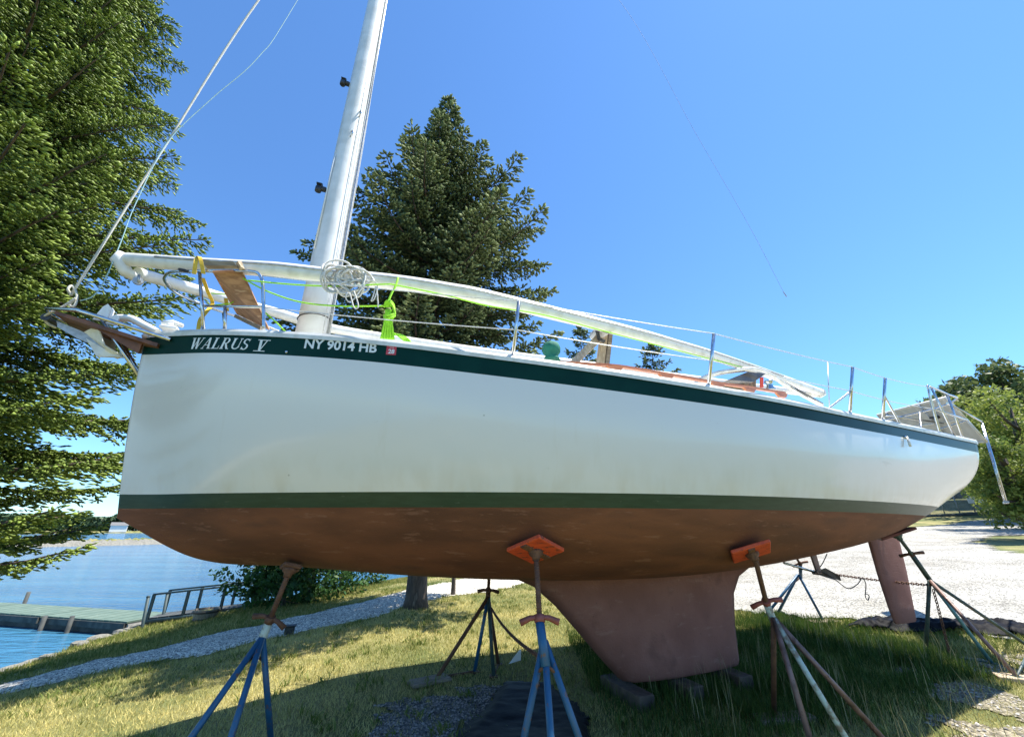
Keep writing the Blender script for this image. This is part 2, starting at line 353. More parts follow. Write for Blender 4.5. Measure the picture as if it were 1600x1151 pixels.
def gravel_mat(name, base, dirt):
    m = mat(name, base, rough=.92); n = m.node_tree.nodes; l = m.node_tree.links; p = n['Principled BSDF']; tc = n['Texture Coordinate']
    v = n.new('ShaderNodeTexVoronoi'); v.inputs['Scale'].default_value = 42; l.new(tc.outputs['Object'], v.inputs['Vector'])
    bw = n.new('ShaderNodeRGBToBW'); l.new(v.outputs['Color'], bw.inputs[0])
    mr = n.new('ShaderNodeMapRange'); mr.inputs[1].default_value = .2; mr.inputs[2].default_value = .8; mr.inputs[3].default_value = .35; mr.inputs[4].default_value = 1.45; l.new(bw.outputs[0], mr.inputs[0])
    t = n.new('ShaderNodeTexNoise'); t.inputs['Scale'].default_value = .8; t.inputs['Detail'].default_value = 8; l.new(tc.outputs['Object'], t.inputs['Vector'])
    r = n.new('ShaderNodeValToRGB'); e = r.color_ramp.elements; e[0].position = .38; e[0].color = (*base, 1); e[1].position = .68; e[1].color = (*dirt, 1); l.new(t.outputs['Fac'], r.inputs[0])
    mx = n.new('ShaderNodeMix'); mx.data_type = 'RGBA'; mx.blend_type = 'MULTIPLY'; mx.inputs[0].default_value = 1; l.new(r.outputs[0], mx.inputs[6]); l.new(mr.outputs[0], mx.inputs[7])
    l.new(mx.outputs[2], p.inputs['Base Color'])
    b = n.new('ShaderNodeBump'); b.inputs['Strength'].default_value = 1; b.inputs['Distance'].default_value = .02; b.invert = True; l.new(v.outputs['Distance'], b.inputs['Height']); l.new(b.outputs[0], p.inputs['Normal'])
    return m
def water_mat():
    m = mat('harbour_water', (.012, .06, .12), rough=.07); n = m.node_tree.nodes; l = m.node_tree.links; p = n['Principled BSDF']; tc = n['Texture Coordinate']
    p.inputs['IOR'].default_value = 1.33
    mp = n.new('ShaderNodeMapping'); mp.inputs['Scale'].default_value = (.5, 1.6, 1); mp.inputs['Rotation'].default_value = (0, 0, R(25)); l.new(tc.outputs['Object'], mp.inputs[0])
    t = n.new('ShaderNodeTexNoise'); t.inputs['Scale'].default_value = 2.4; t.inputs['Detail'].default_value = 7; l.new(mp.outputs[0], t.inputs['Vector'])
    b = n.new('ShaderNodeBump'); b.inputs['Strength'].default_value = 1; b.inputs['Distance'].default_value = .22; l.new(t.outputs['Fac'], b.inputs['Height']); l.new(b.outputs[0], p.inputs['Normal'])
    mp2 = n.new('ShaderNodeMapping'); mp2.inputs['Scale'].default_value = (.05, .3, 1); l.new(tc.outputs['Object'], mp2.inputs[0])
    t2 = n.new('ShaderNodeTexNoise'); t2.inputs['Scale'].default_value = 1; t2.inputs['Detail'].default_value = 4; l.new(mp2.outputs[0], t2.inputs['Vector'])
    r = n.new('ShaderNodeValToRGB'); e = r.color_ramp.elements; e[0].position = .35; e[0].color = (.02, .095, .20, 1); e[1].position = .65; e[1].color = (.05, .17, .28, 1); l.new(t2.outputs['Fac'], r.inputs[0]); l.new(r.outputs[0], p.inputs['Base Color'])
    return m
M['ground'] = grass_ground()
M['gravel'] = gravel_mat('pale_limestone_gravel', (.44, .42, .37), (.30, .28, .235))
M['pathg'] = gravel_mat('pale_path_stone', (.74, .69, .58), (.62, .57, .46))
M['water'] = water_mat()

# ================================================================== SETTING
def axis(a, b, near, step, grow, lo, hi):
    xs = list(np.arange(a, b + 1e-6, step)); s = step
    while xs[-1] < hi: s *= grow; xs.append(xs[-1] + s)
    s = step; left = [a]
    while left[-1] > lo: s *= grow; left.append(left[-1] - s)
    return np.array(left[:0:-1] + xs)
gx = axis(-11, 9, 0, .13, 1.09, -1500, 1500); gy = axis(2, 16, 0, .13, 1.09, -300, 1500)
XX, YY = np.meshgrid(gx, gy, indexing='ij'); ZZ = ter(XX, YY)
ny = len(gy); idx = np.arange(len(gx) * ny).reshape(len(gx), ny)
GF = np.stack([idx[:-1, :-1], idx[1:, :-1], idx[1:, 1:], idx[:-1, 1:]], -1).reshape(-1, 4)
tag(link('ground', raw_mesh('ground', np.stack([XX, YY, ZZ], -1).reshape(-1, 3), GF, M['ground'], True)), kind='structure')
wm = MB(); wm.add([(-1500, -300, WATER), (1500, -300, WATER), (1500, 1500, WATER), (-1500, 1500, WATER)], [(0, 1, 2, 3)])
tag(wm.build('water', M['water']), kind='structure')

path_up = [(-60, 1092), (0, 1070), (80, 1050), (144, 1032), (201, 1023), (259, 1010), (316, 994), (420, 974), (600, 932), (724, 904), (790, 896)]
path_lo = [(-60, 1100), (0, 1085), (72, 1069), (201, 1040), (280, 1030), (420, 998), (520, 978), (600, 962), (678, 936), (761, 924), (827, 911)]
PU = [gpt(*p) for p in path_up]; PL = [gpt(*p) for p in path_lo]
path_poly = [(-9.6, -6), ] + [(p.x, p.y) for p in PU] + [(3.2, 16.5), (4.4, 12.2)] + [(p.x, p.y) for p in PL[::-1]] + [(-7.2, -6)]
lot_poly = [(2.6, 16.0), (3.8, 11.6), (3.6, 9.6), (4.3, 8.5), (5.2, 8.0), (6.0, 7.6), (6.5, 6.9), (7.3, 6.2), (9, 5.0), (12, 3), (60, 0), (75, 30), (37, 34), (22, 30), (8, 19)]
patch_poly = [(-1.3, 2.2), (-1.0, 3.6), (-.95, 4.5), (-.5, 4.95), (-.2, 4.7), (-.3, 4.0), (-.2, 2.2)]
bare_poly = [(3.35, 3.3), (3.8, 4.2), (4.5, 5.0), (5.2, 5.6), (6.2, 5.9), (7.5, 5.6), (9, 4.6), (9, 2.2), (3.0, 2.2)]
isl = [gpt(*p) for p in [(1525, 846), (1545, 838), (1600, 836), (1680, 836), (1700, 880), (1600, 866), (1560, 860)]]
isl_poly = [(p.x, p.y) for p in isl]
road_y = None
def wob(x, y, a=.22): return x + a * (vnoise(x * 3.1, y * 3.1, 11) - .5) + a * .6 * (vnoise(x * 9, y * 9, 12) - .5), y + a * (vnoise(x * 3.1, y * 3.1, 13) - .5) + a * .6 * (vnoise(x * 9, y * 9, 14) - .5)
def is_path(x, y):
    a, b = wob(x, y); return inpoly(a, b, path_poly)
def is_lot(x, y):
    a, b = wob(x, y, .35); return (inpoly(a, b, lot_poly) & ~inpoly(x, y, isl_poly))
def is_patch(x, y):
    a, b = wob(x, y, .6); return inpoly(a, b, patch_poly)
def is_bare(x, y):
    a, b = wob(x, y, .9); return inpoly(a, b, bare_poly) & (vnoise(x * 2.2, y * 2.2, 31) > .3)
def sheet(name, fn, m, x0, x1, y0, y1, step, lift):
    xs = np.arange(x0, x1, step); ys = np.arange(y0, y1, step)
    A, B = np.meshgrid(xs, ys, indexing='ij'); keep = fn(A[:-1, :-1] + step / 2, B[:-1, :-1] + step / 2)
    # keep the sheet above the coarser ground facets: sample the ground through its own grid
    ix = np.clip(np.searchsorted(gx, A) - 1, 0, len(gx) - 2); iy = np.clip(np.searchsorted(gy, B) - 1, 0, ny - 2)
    fx = (A - gx[ix]) / (gx[ix + 1] - gx[ix]); fy = (B - gy[iy]) / (gy[iy + 1] - gy[iy])
    Z = (ZZ[ix, iy] * (1 - fx) + ZZ[ix + 1, iy] * fx) * (1 - fy) + (ZZ[ix, iy + 1] * (1 - fx) + ZZ[ix + 1, iy + 1] * fx) * fy + lift
    id_ = np.arange(A.size).reshape(A.shape)
    F = np.stack([id_[:-1, :-1], id_[1:, :-1], id_[1:, 1:], id_[:-1, 1:]], -1)[keep]
    V = np.stack([A, B, Z], -1).reshape(-1, 3); u, inv = np.unique(F, return_inverse=True)
    return tag(link(name, raw_mesh(name, V[u], inv.reshape(F.shape), m, True)), kind='structure')
sheet('path', is_path, M['pathg'], -10, 5, -6, 17, .09, .012)
lo_far = lambda x, y: is_lot(x, y) & ~((x < 14) & (y < 18))
sheet('gravel_lot', lambda x, y: is_lot(x, y) & (x < 14) & (y < 18), M['gravel'], 2.5, 14.15, 3.0, 18.15, .1, .03)
sheet('gravel_yard', lo_far, M['gravel'], 2, 76, 0, 36, .5, .03)
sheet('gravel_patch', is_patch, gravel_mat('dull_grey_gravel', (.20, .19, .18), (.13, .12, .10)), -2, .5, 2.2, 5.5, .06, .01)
sheet('bare_ground', is_bare, gravel_mat('dusty_bare_soil', (.30, .26, .19), (.19, .17, .10)), 3, 9, 2.2, 6, .07, .010)

# ------------------------------------------------------------------ grass blades
def blades(name, x, y, h, w, tint, m, lean=.5, seg=1, lift=0):
    n = len(x); z = ter(x, y) - .01 + lift; a = rng.uniform(0, 2 * np.pi, n); ld = rng.uniform(0, 2 * np.pi, n); ln = rng.uniform(0, lean, n) * h
    wx, wy = np.cos(a) * w / 2, np.sin(a) * w / 2; lx, ly = np.cos(ld) * ln, np.sin(ld) * ln
    if seg == 1:
        V = np.stack([np.stack([x - wx, y - wy, z], -1), np.stack([x + wx, y + wy, z], -1), np.stack([x + lx, y + ly, z + h], -1)], 1)
        F = np.arange(n * 3).reshape(n, 3); k = 3
    else:
        m1 = .55
        V = np.stack([np.stack([x - wx, y - wy, z], -1), np.stack([x + wx, y + wy, z], -1),
                      np.stack([x - wx * .8 + lx * .3, y - wy * .8 + ly * .3, z + h * m1], -1), np.stack([x + wx * .8 + lx * .3, y + wy * .8 + ly * .3, z + h * m1], -1),
                      np.stack([x + lx, y + ly, z + h], -1)], 1)
        b = np.arange(n)[:, None] * 5
        F = np.concatenate([b + [0, 1, 3], b + [0, 3, 2], b + [2, 3, 4]]); k = 5
    return link(name, raw_mesh(name, V.reshape(-1, 3), F, m, False, np.repeat(tint, k)))
def scatter(n, x0, x1, y0, y1, falloff=None):
    x = rng.uniform(x0, x1, n); y = rng.uniform(y0, y1, n)
    if falloff is not None:
        k = rng.random(n) < falloff(x, y); x, y = x[k], y[k]
    return x, y
def view_ok(x, y): return (np.abs(np.degrees(np.arctan2(x, y))) < 60) & (np.hypot(x, y) > 3.0)
x, y = scatter(900000, -10, 9.5, 2.6, 17, lambda x, y: np.clip(1.6 - np.hypot(x, y) / 9.5, .1, 1))
k = view_ok(x, y) & ~is_path(x, y) & ~is_lot(x, y) & (shore(x, y) > .35)
k &= ~(is_patch(x, y) & (rng.random(len(x)) < .72)) & ~(is_bare(x, y) & (rng.random(len(x)) < .7))
x, y = x[k], y[k]
dry = vnoise(x * .8, y * .8, 21) * .6 + vnoise(x * 3, y * 3, 22) * .4
dd = np.hypot(x, y)
L_ = -(x - BX) * SB + (y - BY) * CB; green = sst(-1.5, -.5, L_) * (1 - sst(2, 3, L_)) * sst(.5, 2, x)      # greener, longer grass under the stern half
grn2 = sst(11, 13, dd) * .3 + sst(-7, -8, x) * .5
tn = np.clip(dry * 1.25 - .05 - green * .55 - grn2 + rng.normal(0, .2, len(x)), 0, 1)
tag(blades('lawn_grass', x, y, rng.uniform(.015, .05, len(x)) * (1 + .8 * green) * (1 + dd * .03), .006 + dd * .0006, tn, M['lawn'], 1.2),
    'short sun-dried lawn grass between the gravel path and the boat', 'grass', kind='stuff')
# tall grass around the aft stands and the keel
x, y = scatter(170000, 0.8, 6.8, 3.2, 9)
L_ = -(x - BX) * SB + (y - BY) * CB; X_ = (x - BX) * CB + (y - BY) * SB
dens = sst(-1.35, -.6, L_) * (1 - sst(1.6, 2.6, L_)) * .8 * sst(3.6, 5.0, X_) * (1 - sst(8.6, 9.6, X_)) * sst(.30, .6, vnoise(x * 1.7, y * 1.7, 41) * .65 + vnoise(x * 5, y * 5, 42) * .35 + .12)
k = (rng.random(len(x)) < dens) & ~is_lot(x, y) & ~is_bare(x, y); x, y = x[k], y[k]
tag(blades('tall_grass', x, y, rng.uniform(.05, .18, len(x)) * (.6 + .8 * vnoise(x * 2, y * 2, 43)), rng.uniform(.004, .008, len(x)), rng.uniform(0, 1, len(x)), M['tallg'], .55, 2),
    'long green grass growing around the keel and aft jack stands', 'grass', kind='stuff')
x, y = scatter(1500, 1.0, 6.6, 3.4, 8.5)
L_ = -(x - BX) * SB + (y - BY) * CB; X_ = (x - BX) * CB + (y - BY) * SB
k = (np.abs(L_ + .4) < 2.0) & (X_ > 4.6) & (X_ < 9.2) & ~is_lot(x, y) & (vnoise(x * 1.4, y * 1.4, 45) > .45) & ~is_bare(x, y); x, y = x[k], y[k]
tag(blades('seeding_grass', x, y, rng.uniform(.25, .42, len(x)), rng.uniform(.004, .006, len(x)), rng.uniform(0, 1, len(x)), M['seed'], .4, 2),
    'thin pale seeding grass stems standing above the long grass', 'grass', kind='stuff')
# edge weeds along path
x, y = scatter(60000, -8, 5, 5, 17)
a, b = wob(x, y); e1 = inpoly(a, b, path_poly); e2 = inpoly(a + .12, b - .14, path_poly) | inpoly(a - .1, b + .14, path_poly)
k = (~e1) & e2 & (vnoise(x * 4, y * 4, 51) > .4); x, y = x[k], y[k]
tag(blades('path_edge_grass', x, y, rng.uniform(.04, .11, len(x)), rng.uniform(.006, .01, len(x)), rng.uniform(0, .7, len(x)), M['lawn'], .6, 2),
    'ragged grass tufts along both edges of the gravel path', 'grass', kind='stuff')
# weeds in the lawn
cx_, cy_ = scatter(1500, -8, 4.5, 3.4, 13); kk = ~is_path(cx_, cy_) & ~is_lot(cx_, cy_) & (shore(cx_, cy_) > .8) & (vnoise(cx_ * .9, cy_ * .9, 71) > .42); cx_, cy_ = cx_[kk], cy_[kk]
x = np.repeat(cx_, 14) + rng.normal(0, .035, len(cx_) * 14); y = np.repeat(cy_, 14) + rng.normal(0, .035, len(cx_) * 14)
tag(blades('lawn_weeds', x, y, rng.uniform(.03, .10, len(x)), rng.uniform(.009, .018, len(x)), rng.uniform(0, .55, len(x)) * rng.uniform(0, 1, len(x)), M['lawn'], 1.4, 2),
    'green weed tufts scattered through the dry lawn', 'weeds', kind='stuff')
# lakeside bank grass
x, y = scatter(90000, -10, -2, 8, 24)
k = (shore(x, y) > .2) & (shore(x, y) < 5) & ~is_path(x, y) & (np.hypot(x, y) > 9); x, y = x[k], y[k]
tag(blades('bank_grass', x, y, rng.uniform(.04, .10, len(x)), rng.uniform(.012, .02, len(x)), np.clip(rng.normal(.25, .2, len(x)), 0, 1), M['lawn'], .7),
    'green grass on the lake bank beyond the path', 'grass', kind='stuff')
# pebbles
def pebbles(name, x, y, s, label):
    n = len(x); z = ter(x, y) + .012 + s * .2
    o = np.array([[1, 0, 0], [0, 1, 0], [-1, 0, 0], [0, -1, 0], [0, 0, .7], [0, 0, -.7]])
    a = rng.uniform(0, 6.28, n); J = rng.uniform(.6, 1.3, (n, 6, 1)) * o[None] * s[:, None, None]
    V = np.stack([J[..., 0] * np.cos(a)[:, None] - J[..., 1] * np.sin(a)[:, None] + x[:, None], J[..., 0] * np.sin(a)[:, None] + J[..., 1] * np.cos(a)[:, None] + y[:, None], J[..., 2] + z[:, None]], -1)
    F = np.array([[0, 1, 4], [1, 2, 4], [2, 3, 4], [3, 0, 4]]); F = (np.arange(n)[:, None, None] * 6 + F[None]).reshape(-1, 3)
    return tag(link(name, raw_mesh(name, V.reshape(-1, 3), F, M['pebble'], False, np.repeat(rng.random(n), 6))), label, 'gravel', kind='stuff')
x, y = scatter(95000, 3, 14, 3, 16, lambda x, y: np.clip(1.5 - np.hypot(x, y) / 12, .15, 1)); k = is_lot(x, y) | (is_bare(x, y) & (rng.random(len(x)) < .35)); x, y = x[k], y[k]
pebbles('lot_gravel', x, y, rng.uniform(.006, .017, len(x)), 'loose pale gravel over the boatyard lot')
x, y = scatter(60000, -9, 4, 4, 16); k = is_path(x, y); x, y = x[k], y[k]
pebbles('path_gravel', x, y, rng.uniform(.006, .014, len(x)), 'loose pale stones on the path')
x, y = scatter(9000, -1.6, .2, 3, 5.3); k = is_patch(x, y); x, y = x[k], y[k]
pebbles('patch_gravel', x, y, rng.uniform(.005, .015, len(x)), 'grey gravel patch in shade under the boat')

# ------------------------------------------------------------------ trees
def unit(v): return v / (np.linalg.norm(v, axis=-1, keepdims=True) + 1e-9)
def spindles(P, D, Ln, W, tint, ns=4):
    n = len(P); D = unit(D); a = np.where(np.abs(D[:, 2:3]) < .9, np.array([[0, 0, 1.]]), np.array([[1., 0, 0]]))
    u = unit(np.cross(D, a)); v = np.cross(D, u); ph = rng.uniform(0, 6.28, n)
    ring = []
    for k in range(ns):
        an = ph + 2 * np.pi * k / ns
        jit = rng.uniform(.35, 1.0, n) if ns > 3 else rng.uniform(.6, 1.1, n)
        ring.append(P + D * (Ln * rng.uniform(.45, .8, n))[:, None] + (u * np.cos(an)[:, None] + v * np.sin(an)[:, None]) * (W * jit)[:, None])
    V = np.stack([P] + ring + [P + D * Ln[:, None]], 1); m = ns + 2
    F = []
    for k in range(ns):
        k2 = (k + 1) % ns; F += [[0, 1 + k2, 1 + k], [m - 1, 1 + k, 1 + k2]]
    F = (np.arange(n)[:, None, None] * m + np.array(F)[None]).reshape(-1, 3)
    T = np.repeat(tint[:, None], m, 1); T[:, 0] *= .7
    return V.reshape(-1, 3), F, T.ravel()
def spruce(name, label, base, H, rad, z0, whorl, nb, mt, shoot=.075, wid=.017, dens=1., group=None, lean=(0, 0), droop=.12, ns=4, trunk_r=.2, tintb=0., vis=None, cat='tree', side=.42):
    t = thing(name, label, cat, base, 0, group)
    pts = [(lean[0] * f, lean[1] * f, f * H) for f in (0, .02, .06, .15, .35, .6, .85, 1)]
    tr = MB(); tr.tube([(p[0], p[1], p[2] - .1) for p in pts], [trunk_r * 1.5, trunk_r * 1.15, trunk_r, trunk_r * .92, trunk_r * .75, trunk_r * .5, trunk_r * .2, .01], 14); tr.build('trunk', M['bark'], t)
    br = MB(); Ps = []; Ds = []; Ls = []; Ts = []
    z = z0; az0 = rng.uniform(0, 6)
    while z < H * .985:
        f = (z / H)
        nbz = max(4, int(nb * (1 - .35 * f)))
        for i in range(nbz):
            az = az0 + 2 * math.pi * i / nbz + rng.uniform(-.25, .25); zz = z + rng.uniform(-.5, .5) * whorl
            r = rad(zz) * rng.uniform(.72, 1.06)
            if r < .08: continue
            dv = 1.
            if vis is not None: dv = vis(az)
            ca, sa = math.cos(az), math.sin(az); sl = (.32 * (f - .45)) if f < .9 else .5
            K = 7; c = []
            for j in range(K + 1):
                q = j / K; rr = r * q; hz = zz + rr * sl - droop * r * math.sin(q * math.pi * .8) * 1.0 + .05 * r * q ** 3
                wob_ = .04 * r * math.sin(q * 5 + az * 3)
                c.append(np.array([rr * ca - wob_ * sa + lean[0] * f, rr * sa + wob_ * ca + lean[1] * f, hz]))
            if r > .5: br.tube(c, [max(.028 * r * (1 - .85 * j / K), .004) * .55 for j in range(K + 1)], 4, caps=False)
            c = np.array(c)
            # side branchlets
            nbr = int(max(4, r * 13 * dens * dv)); q0 = .12
            qs = q0 + (1 - q0) * (np.arange(nbr) + rng.random(nbr) * .8) / nbr
            for q in qs:
                p = c[min(int(q * K), K - 1)] * (1 - (q * K - int(min(q * K, K - 1e-6)))) + c[min(int(q * K) + 1, K)] * (q * K - int(min(q * K, K - 1e-6)))
                for sd in (-1, 1):
                    bl_ = (side * r ** .6) * (1 - q) ** .65 * rng.uniform(.6, 1.15) + .07
                    an = az + sd * R(rng.uniform(38, 68)); d = np.array([math.cos(an), math.sin(an), rng.uniform(-.28, .10)])
                    ms = max(2, int(bl_ / (shoot * .42)) + 1); tt = (np.arange(ms) + rng.random(ms) * .7) / ms
                    pp = p + d * (tt * bl_)[:, None] + np.stack([np.zeros(ms), np.zeros(ms), -.10 * bl_ * tt ** 2 + rng.normal(0, .012, ms)], -1)
                    s2 = np.where(rng.random(ms) < .5, -1, 1) * rng.uniform(.3, 1.0, ms) * (1 - .6 * tt)
                    dirs = d[None] + np.stack([-d[1] * s2, d[0] * s2, rng.normal(0.03, .22, ms)], -1)
                    Ps.append(pp); Ds.append(dirs); Ls.append(shoot * rng.uniform(.7, 1.25, ms))
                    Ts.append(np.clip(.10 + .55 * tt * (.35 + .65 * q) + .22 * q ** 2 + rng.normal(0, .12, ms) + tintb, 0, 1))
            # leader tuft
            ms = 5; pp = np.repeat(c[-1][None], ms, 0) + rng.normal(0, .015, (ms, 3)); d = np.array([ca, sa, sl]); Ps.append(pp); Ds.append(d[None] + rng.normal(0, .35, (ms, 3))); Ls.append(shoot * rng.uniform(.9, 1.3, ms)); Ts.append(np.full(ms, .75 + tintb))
        z += whorl * (1 - .35 * f) ; az0 += 1.1
    # top
    ms = 60; q = rng.random(ms); pp = np.stack([lean[0] + rng.normal(0, .03, ms), lean[1] + rng.normal(0, .03, ms), H - q * .5], -1); Ps.append(pp); Ds.append(np.stack([rng.normal(0, 1, ms), rng.normal(0, 1, ms), np.full(ms, .9)], -1)); Ls.append(np.full(ms, shoot * 1.1)); Ts.append(np.full(ms, .5))
    P = np.concatenate(Ps); D = np.concatenate(Ds); Ln = np.concatenate(Ls); T = np.concatenate(Ts)
    V, F, TT = spindles(P, D, Ln, np.full(len(P), wid) * rng.uniform(.8, 1.25, len(P)), T, ns)
    br.build('branches', M['twig'], t)['kind'] = 'stuff'
    link('crown', raw_mesh('crown', V, F, mt, False, TT), t)
    print(name, 'tris', len(F)); return t
g = lambda x, y: (x, y, float(ter(x, y)))
vis_left = lambda az: 1.0 if math.cos(az - math.atan2(.6, 1)) > -.25 else .3
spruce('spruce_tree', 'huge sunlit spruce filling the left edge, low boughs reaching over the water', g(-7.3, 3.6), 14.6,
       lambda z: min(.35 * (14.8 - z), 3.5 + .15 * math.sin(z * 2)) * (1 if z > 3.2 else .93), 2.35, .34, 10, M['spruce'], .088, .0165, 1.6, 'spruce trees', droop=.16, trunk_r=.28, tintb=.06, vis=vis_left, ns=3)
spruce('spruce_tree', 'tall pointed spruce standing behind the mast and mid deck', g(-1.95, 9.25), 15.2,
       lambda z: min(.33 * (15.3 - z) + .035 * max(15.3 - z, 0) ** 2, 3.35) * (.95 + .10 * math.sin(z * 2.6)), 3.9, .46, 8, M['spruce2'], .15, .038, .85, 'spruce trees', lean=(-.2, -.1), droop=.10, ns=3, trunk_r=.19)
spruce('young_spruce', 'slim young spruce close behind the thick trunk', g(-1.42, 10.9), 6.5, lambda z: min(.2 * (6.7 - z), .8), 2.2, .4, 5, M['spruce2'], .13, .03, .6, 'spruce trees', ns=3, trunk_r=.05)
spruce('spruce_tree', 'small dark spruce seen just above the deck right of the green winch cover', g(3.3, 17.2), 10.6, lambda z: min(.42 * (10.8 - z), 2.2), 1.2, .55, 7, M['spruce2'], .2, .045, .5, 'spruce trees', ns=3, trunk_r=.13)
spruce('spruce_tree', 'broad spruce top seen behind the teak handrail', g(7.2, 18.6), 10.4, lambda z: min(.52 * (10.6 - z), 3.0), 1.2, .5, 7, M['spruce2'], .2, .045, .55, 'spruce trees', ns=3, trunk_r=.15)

def leafy(name, label, base, H, spread, n, mt, leaf=.12, z0=.3, group=None, cat='tree', tr=.15, nl=9, tb=.5, clump=.28, flatten=1.):
    """trunk, limbs and a crown of many leaf faces gathered in clumps round the limb ends"""
    t = thing(name, label, cat, base, 0, group); tk = MB(); ends = []
    tk.tube([(0, 0, -.15), (.02 * H, 0, H * .3), (0, .03 * H, H * .6), (.01 * H, 0, H * .88)], [tr * 1.3, tr, tr * .7, tr * .25], 8)
    for i in range(nl):
        f = z0 + (.92 - z0) * (i + .5) / nl; a = i * 2.4 + rng.uniform(-.4, .4); r = spread * math.sin(math.pi * min(max((f - z0 * .6) / (1.08 - z0 * .6), .05), 1)) ** .7 * rng.uniform(.75, 1.1)
        r = spread * rng.uniform(.7, 1.1) if z0 < .1 else r; p0 = Vector((0, 0, H * f * .8)); p2 = Vector((r * math.cos(a), r * math.sin(a), H * f)); p1 = (p0 + p2) / 2 + Vector((0, 0, -.04 * H))
        tk.tube(smooth_path([p0, p1, p2], 4), [tr * .4 * (1 - .08 * j) for j in range(9)], 5, caps=False)
        for q in (.35, .6, .8, 1.0):
            ends.append(np.array(p0 * (1 - q) + p2 * q) + rng.normal(0, spread * .13, 3))
            ends.append(np.array(p0 * (1 - q) + p2 * q) + rng.normal(0, spread * .2, 3))
    ends.append(np.array([0, 0, H * .95])); ends = np.array(ends)
    tk.build('trunk', M['bark'], t)
    k = rng.integers(0, len(ends), n); d = unit(rng.normal(0, 1, (n, 3))) * (rng.random(n) ** .45)[:, None] * spread * clump * np.array([1, 1, .6 * flatten])
    P = ends[k] + d; a = unit(rng.normal(0, 1, (n, 3)) + np.array([0, 0, .6])); u = unit(np.cross(a, rng.normal(0, 1, (n, 3)))); v = np.cross(a, u)
    s = leaf * rng.uniform(.5, 1.2, n)[:, None]
    V = np.stack([P - u * s, P + v * s * .55, P + u * s, P - v * s * .55], 1).reshape(-1, 3)
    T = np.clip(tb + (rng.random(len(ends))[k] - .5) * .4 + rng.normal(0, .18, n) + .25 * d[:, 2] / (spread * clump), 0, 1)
    link('crown', raw_mesh('crown', V, np.arange(n * 4).reshape(n, 4), mt, False, np.repeat(T, 4)), t)
    return t
# right-hand background trees
def az_pt(px, py, D): d = ray(px, py); s = D / math.hypot(d[0], d[1]); return d[0] * s, d[1] * s
for px, D, H, sp, mt, lab, n, lf, tb in [
    (1540, 66, 11.8, 2.9, 'pine', 'dark pine leaning over the stern at far right, farther left of its group', 15000, .28, .35),
    (1592, 66, 13.4, 3.8, 'pine', 'tall ragged pine above the solar panel at far right', 15000, .28, .4),
    (1665, 58, 13.6, 4.6, 'pine', 'tallest pine at the far right edge', 12000, .28, .35),
    (1607, 50, 8.6, 3.2, 'leaf', 'bright yellow-green leafy tree beside the boarding ladder', 20000, .17, .6),
    (1655, 40, 8.2, 3.4, 'leaf', 'bright leafy tree at the right edge over the grass island', 16000, .15, .6),
    (1606, 30, 4.6, 1.7, 'leaf', 'low leafy bush over the grass island at right edge', 14000, .09, .4)]:
    x_, y_ = az_pt(px, 800, D)
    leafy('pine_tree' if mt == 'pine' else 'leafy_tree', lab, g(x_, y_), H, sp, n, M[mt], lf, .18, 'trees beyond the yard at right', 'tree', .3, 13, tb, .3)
# shrubs along the lake bank, seen under the hull
for px, py, H, sp, n, lab in [(440, 948, 2.2, 1.15, 4200, 'lacy shrub overhanging the gangway, seen under the bow'), (482, 932, 2.3, 1.2, 4200, 'dense dark shrub right of the lacy one on the lake bank'),
                              (530, 921, 2.2, 1.4, 4200, 'middle dark shrub on the bank behind the front stand'), (580, 911, 2.2, 1.5, 4200, 'rounded leafy shrub on the bank left of the thick trunk'), (398, 948, 1.6, .85, 1100, 'thin low shrub leaning out over the water beside the gangway')]:
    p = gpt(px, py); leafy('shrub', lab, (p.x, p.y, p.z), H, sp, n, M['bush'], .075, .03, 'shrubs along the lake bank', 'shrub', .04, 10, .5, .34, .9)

# ------------------------------------------------------------------ far shore, breakwater
def ridge(name, pts, wid, hgt, m, n=90, nz=.5, kind='structure', tint=False):
    P = smooth_path([Vector((a, b, 0)) for a, b in pts], n // max(len(pts) - 1, 1)); V = []; K = 7
    for i, p in enumerate(P):
        t = (P[min(i + 1, len(P) - 1)] - P[max(i - 1, 0)]).normalized(); s = Vector((-t.y, t.x, 0)); e = min(1, min(i, len(P) - 1 - i) / 4 + .05)
        for j in range(K):
            q = j / (K - 1) * 2 - 1; hz = hgt * (1 - abs(q) ** 1.8) * e * (1 - nz * .5 + nz * random.random())
            V.append(p + s * q * wid * (1 + .15 * random.random()) + Vector((0, 0, WATER - .3 + (hz + .3) * (1 if abs(q) < 1 else 0))))
    F = [(i * K + j, (i + 1) * K + j, (i + 1) * K + j + 1, i * K + j + 1) for i in range(len(P) - 1) for j in range(K - 1)]
    return link(name, raw_mesh(name, [tuple(v) for v in V], F, m, False, rng.random(len(V)) if tint else None))
def azd(px, D): x_, y_ = az_pt(px, 850, D); return (x_, y_)
tag(ridge('breakwater', [azd(-200, 95), azd(60, 98), azd(200, 100), azd(330, 106), azd(420, 130)], 2.6, .75, M['rock'], 160, .6), kind='structure')
tag(ridge('breakwater_turf', [azd(-200, 96.5), azd(60, 99.5), azd(200, 101.5), azd(330, 107.5)], 1.4, .95, M['ground'], 120, .4), kind='structure')
tag(ridge('far_shore', [azd(-300, 420), azd(60, 430), azd(240, 440), azd(700, 480)], 30, 1.6, M['ground'], 60, .3), kind='structure')
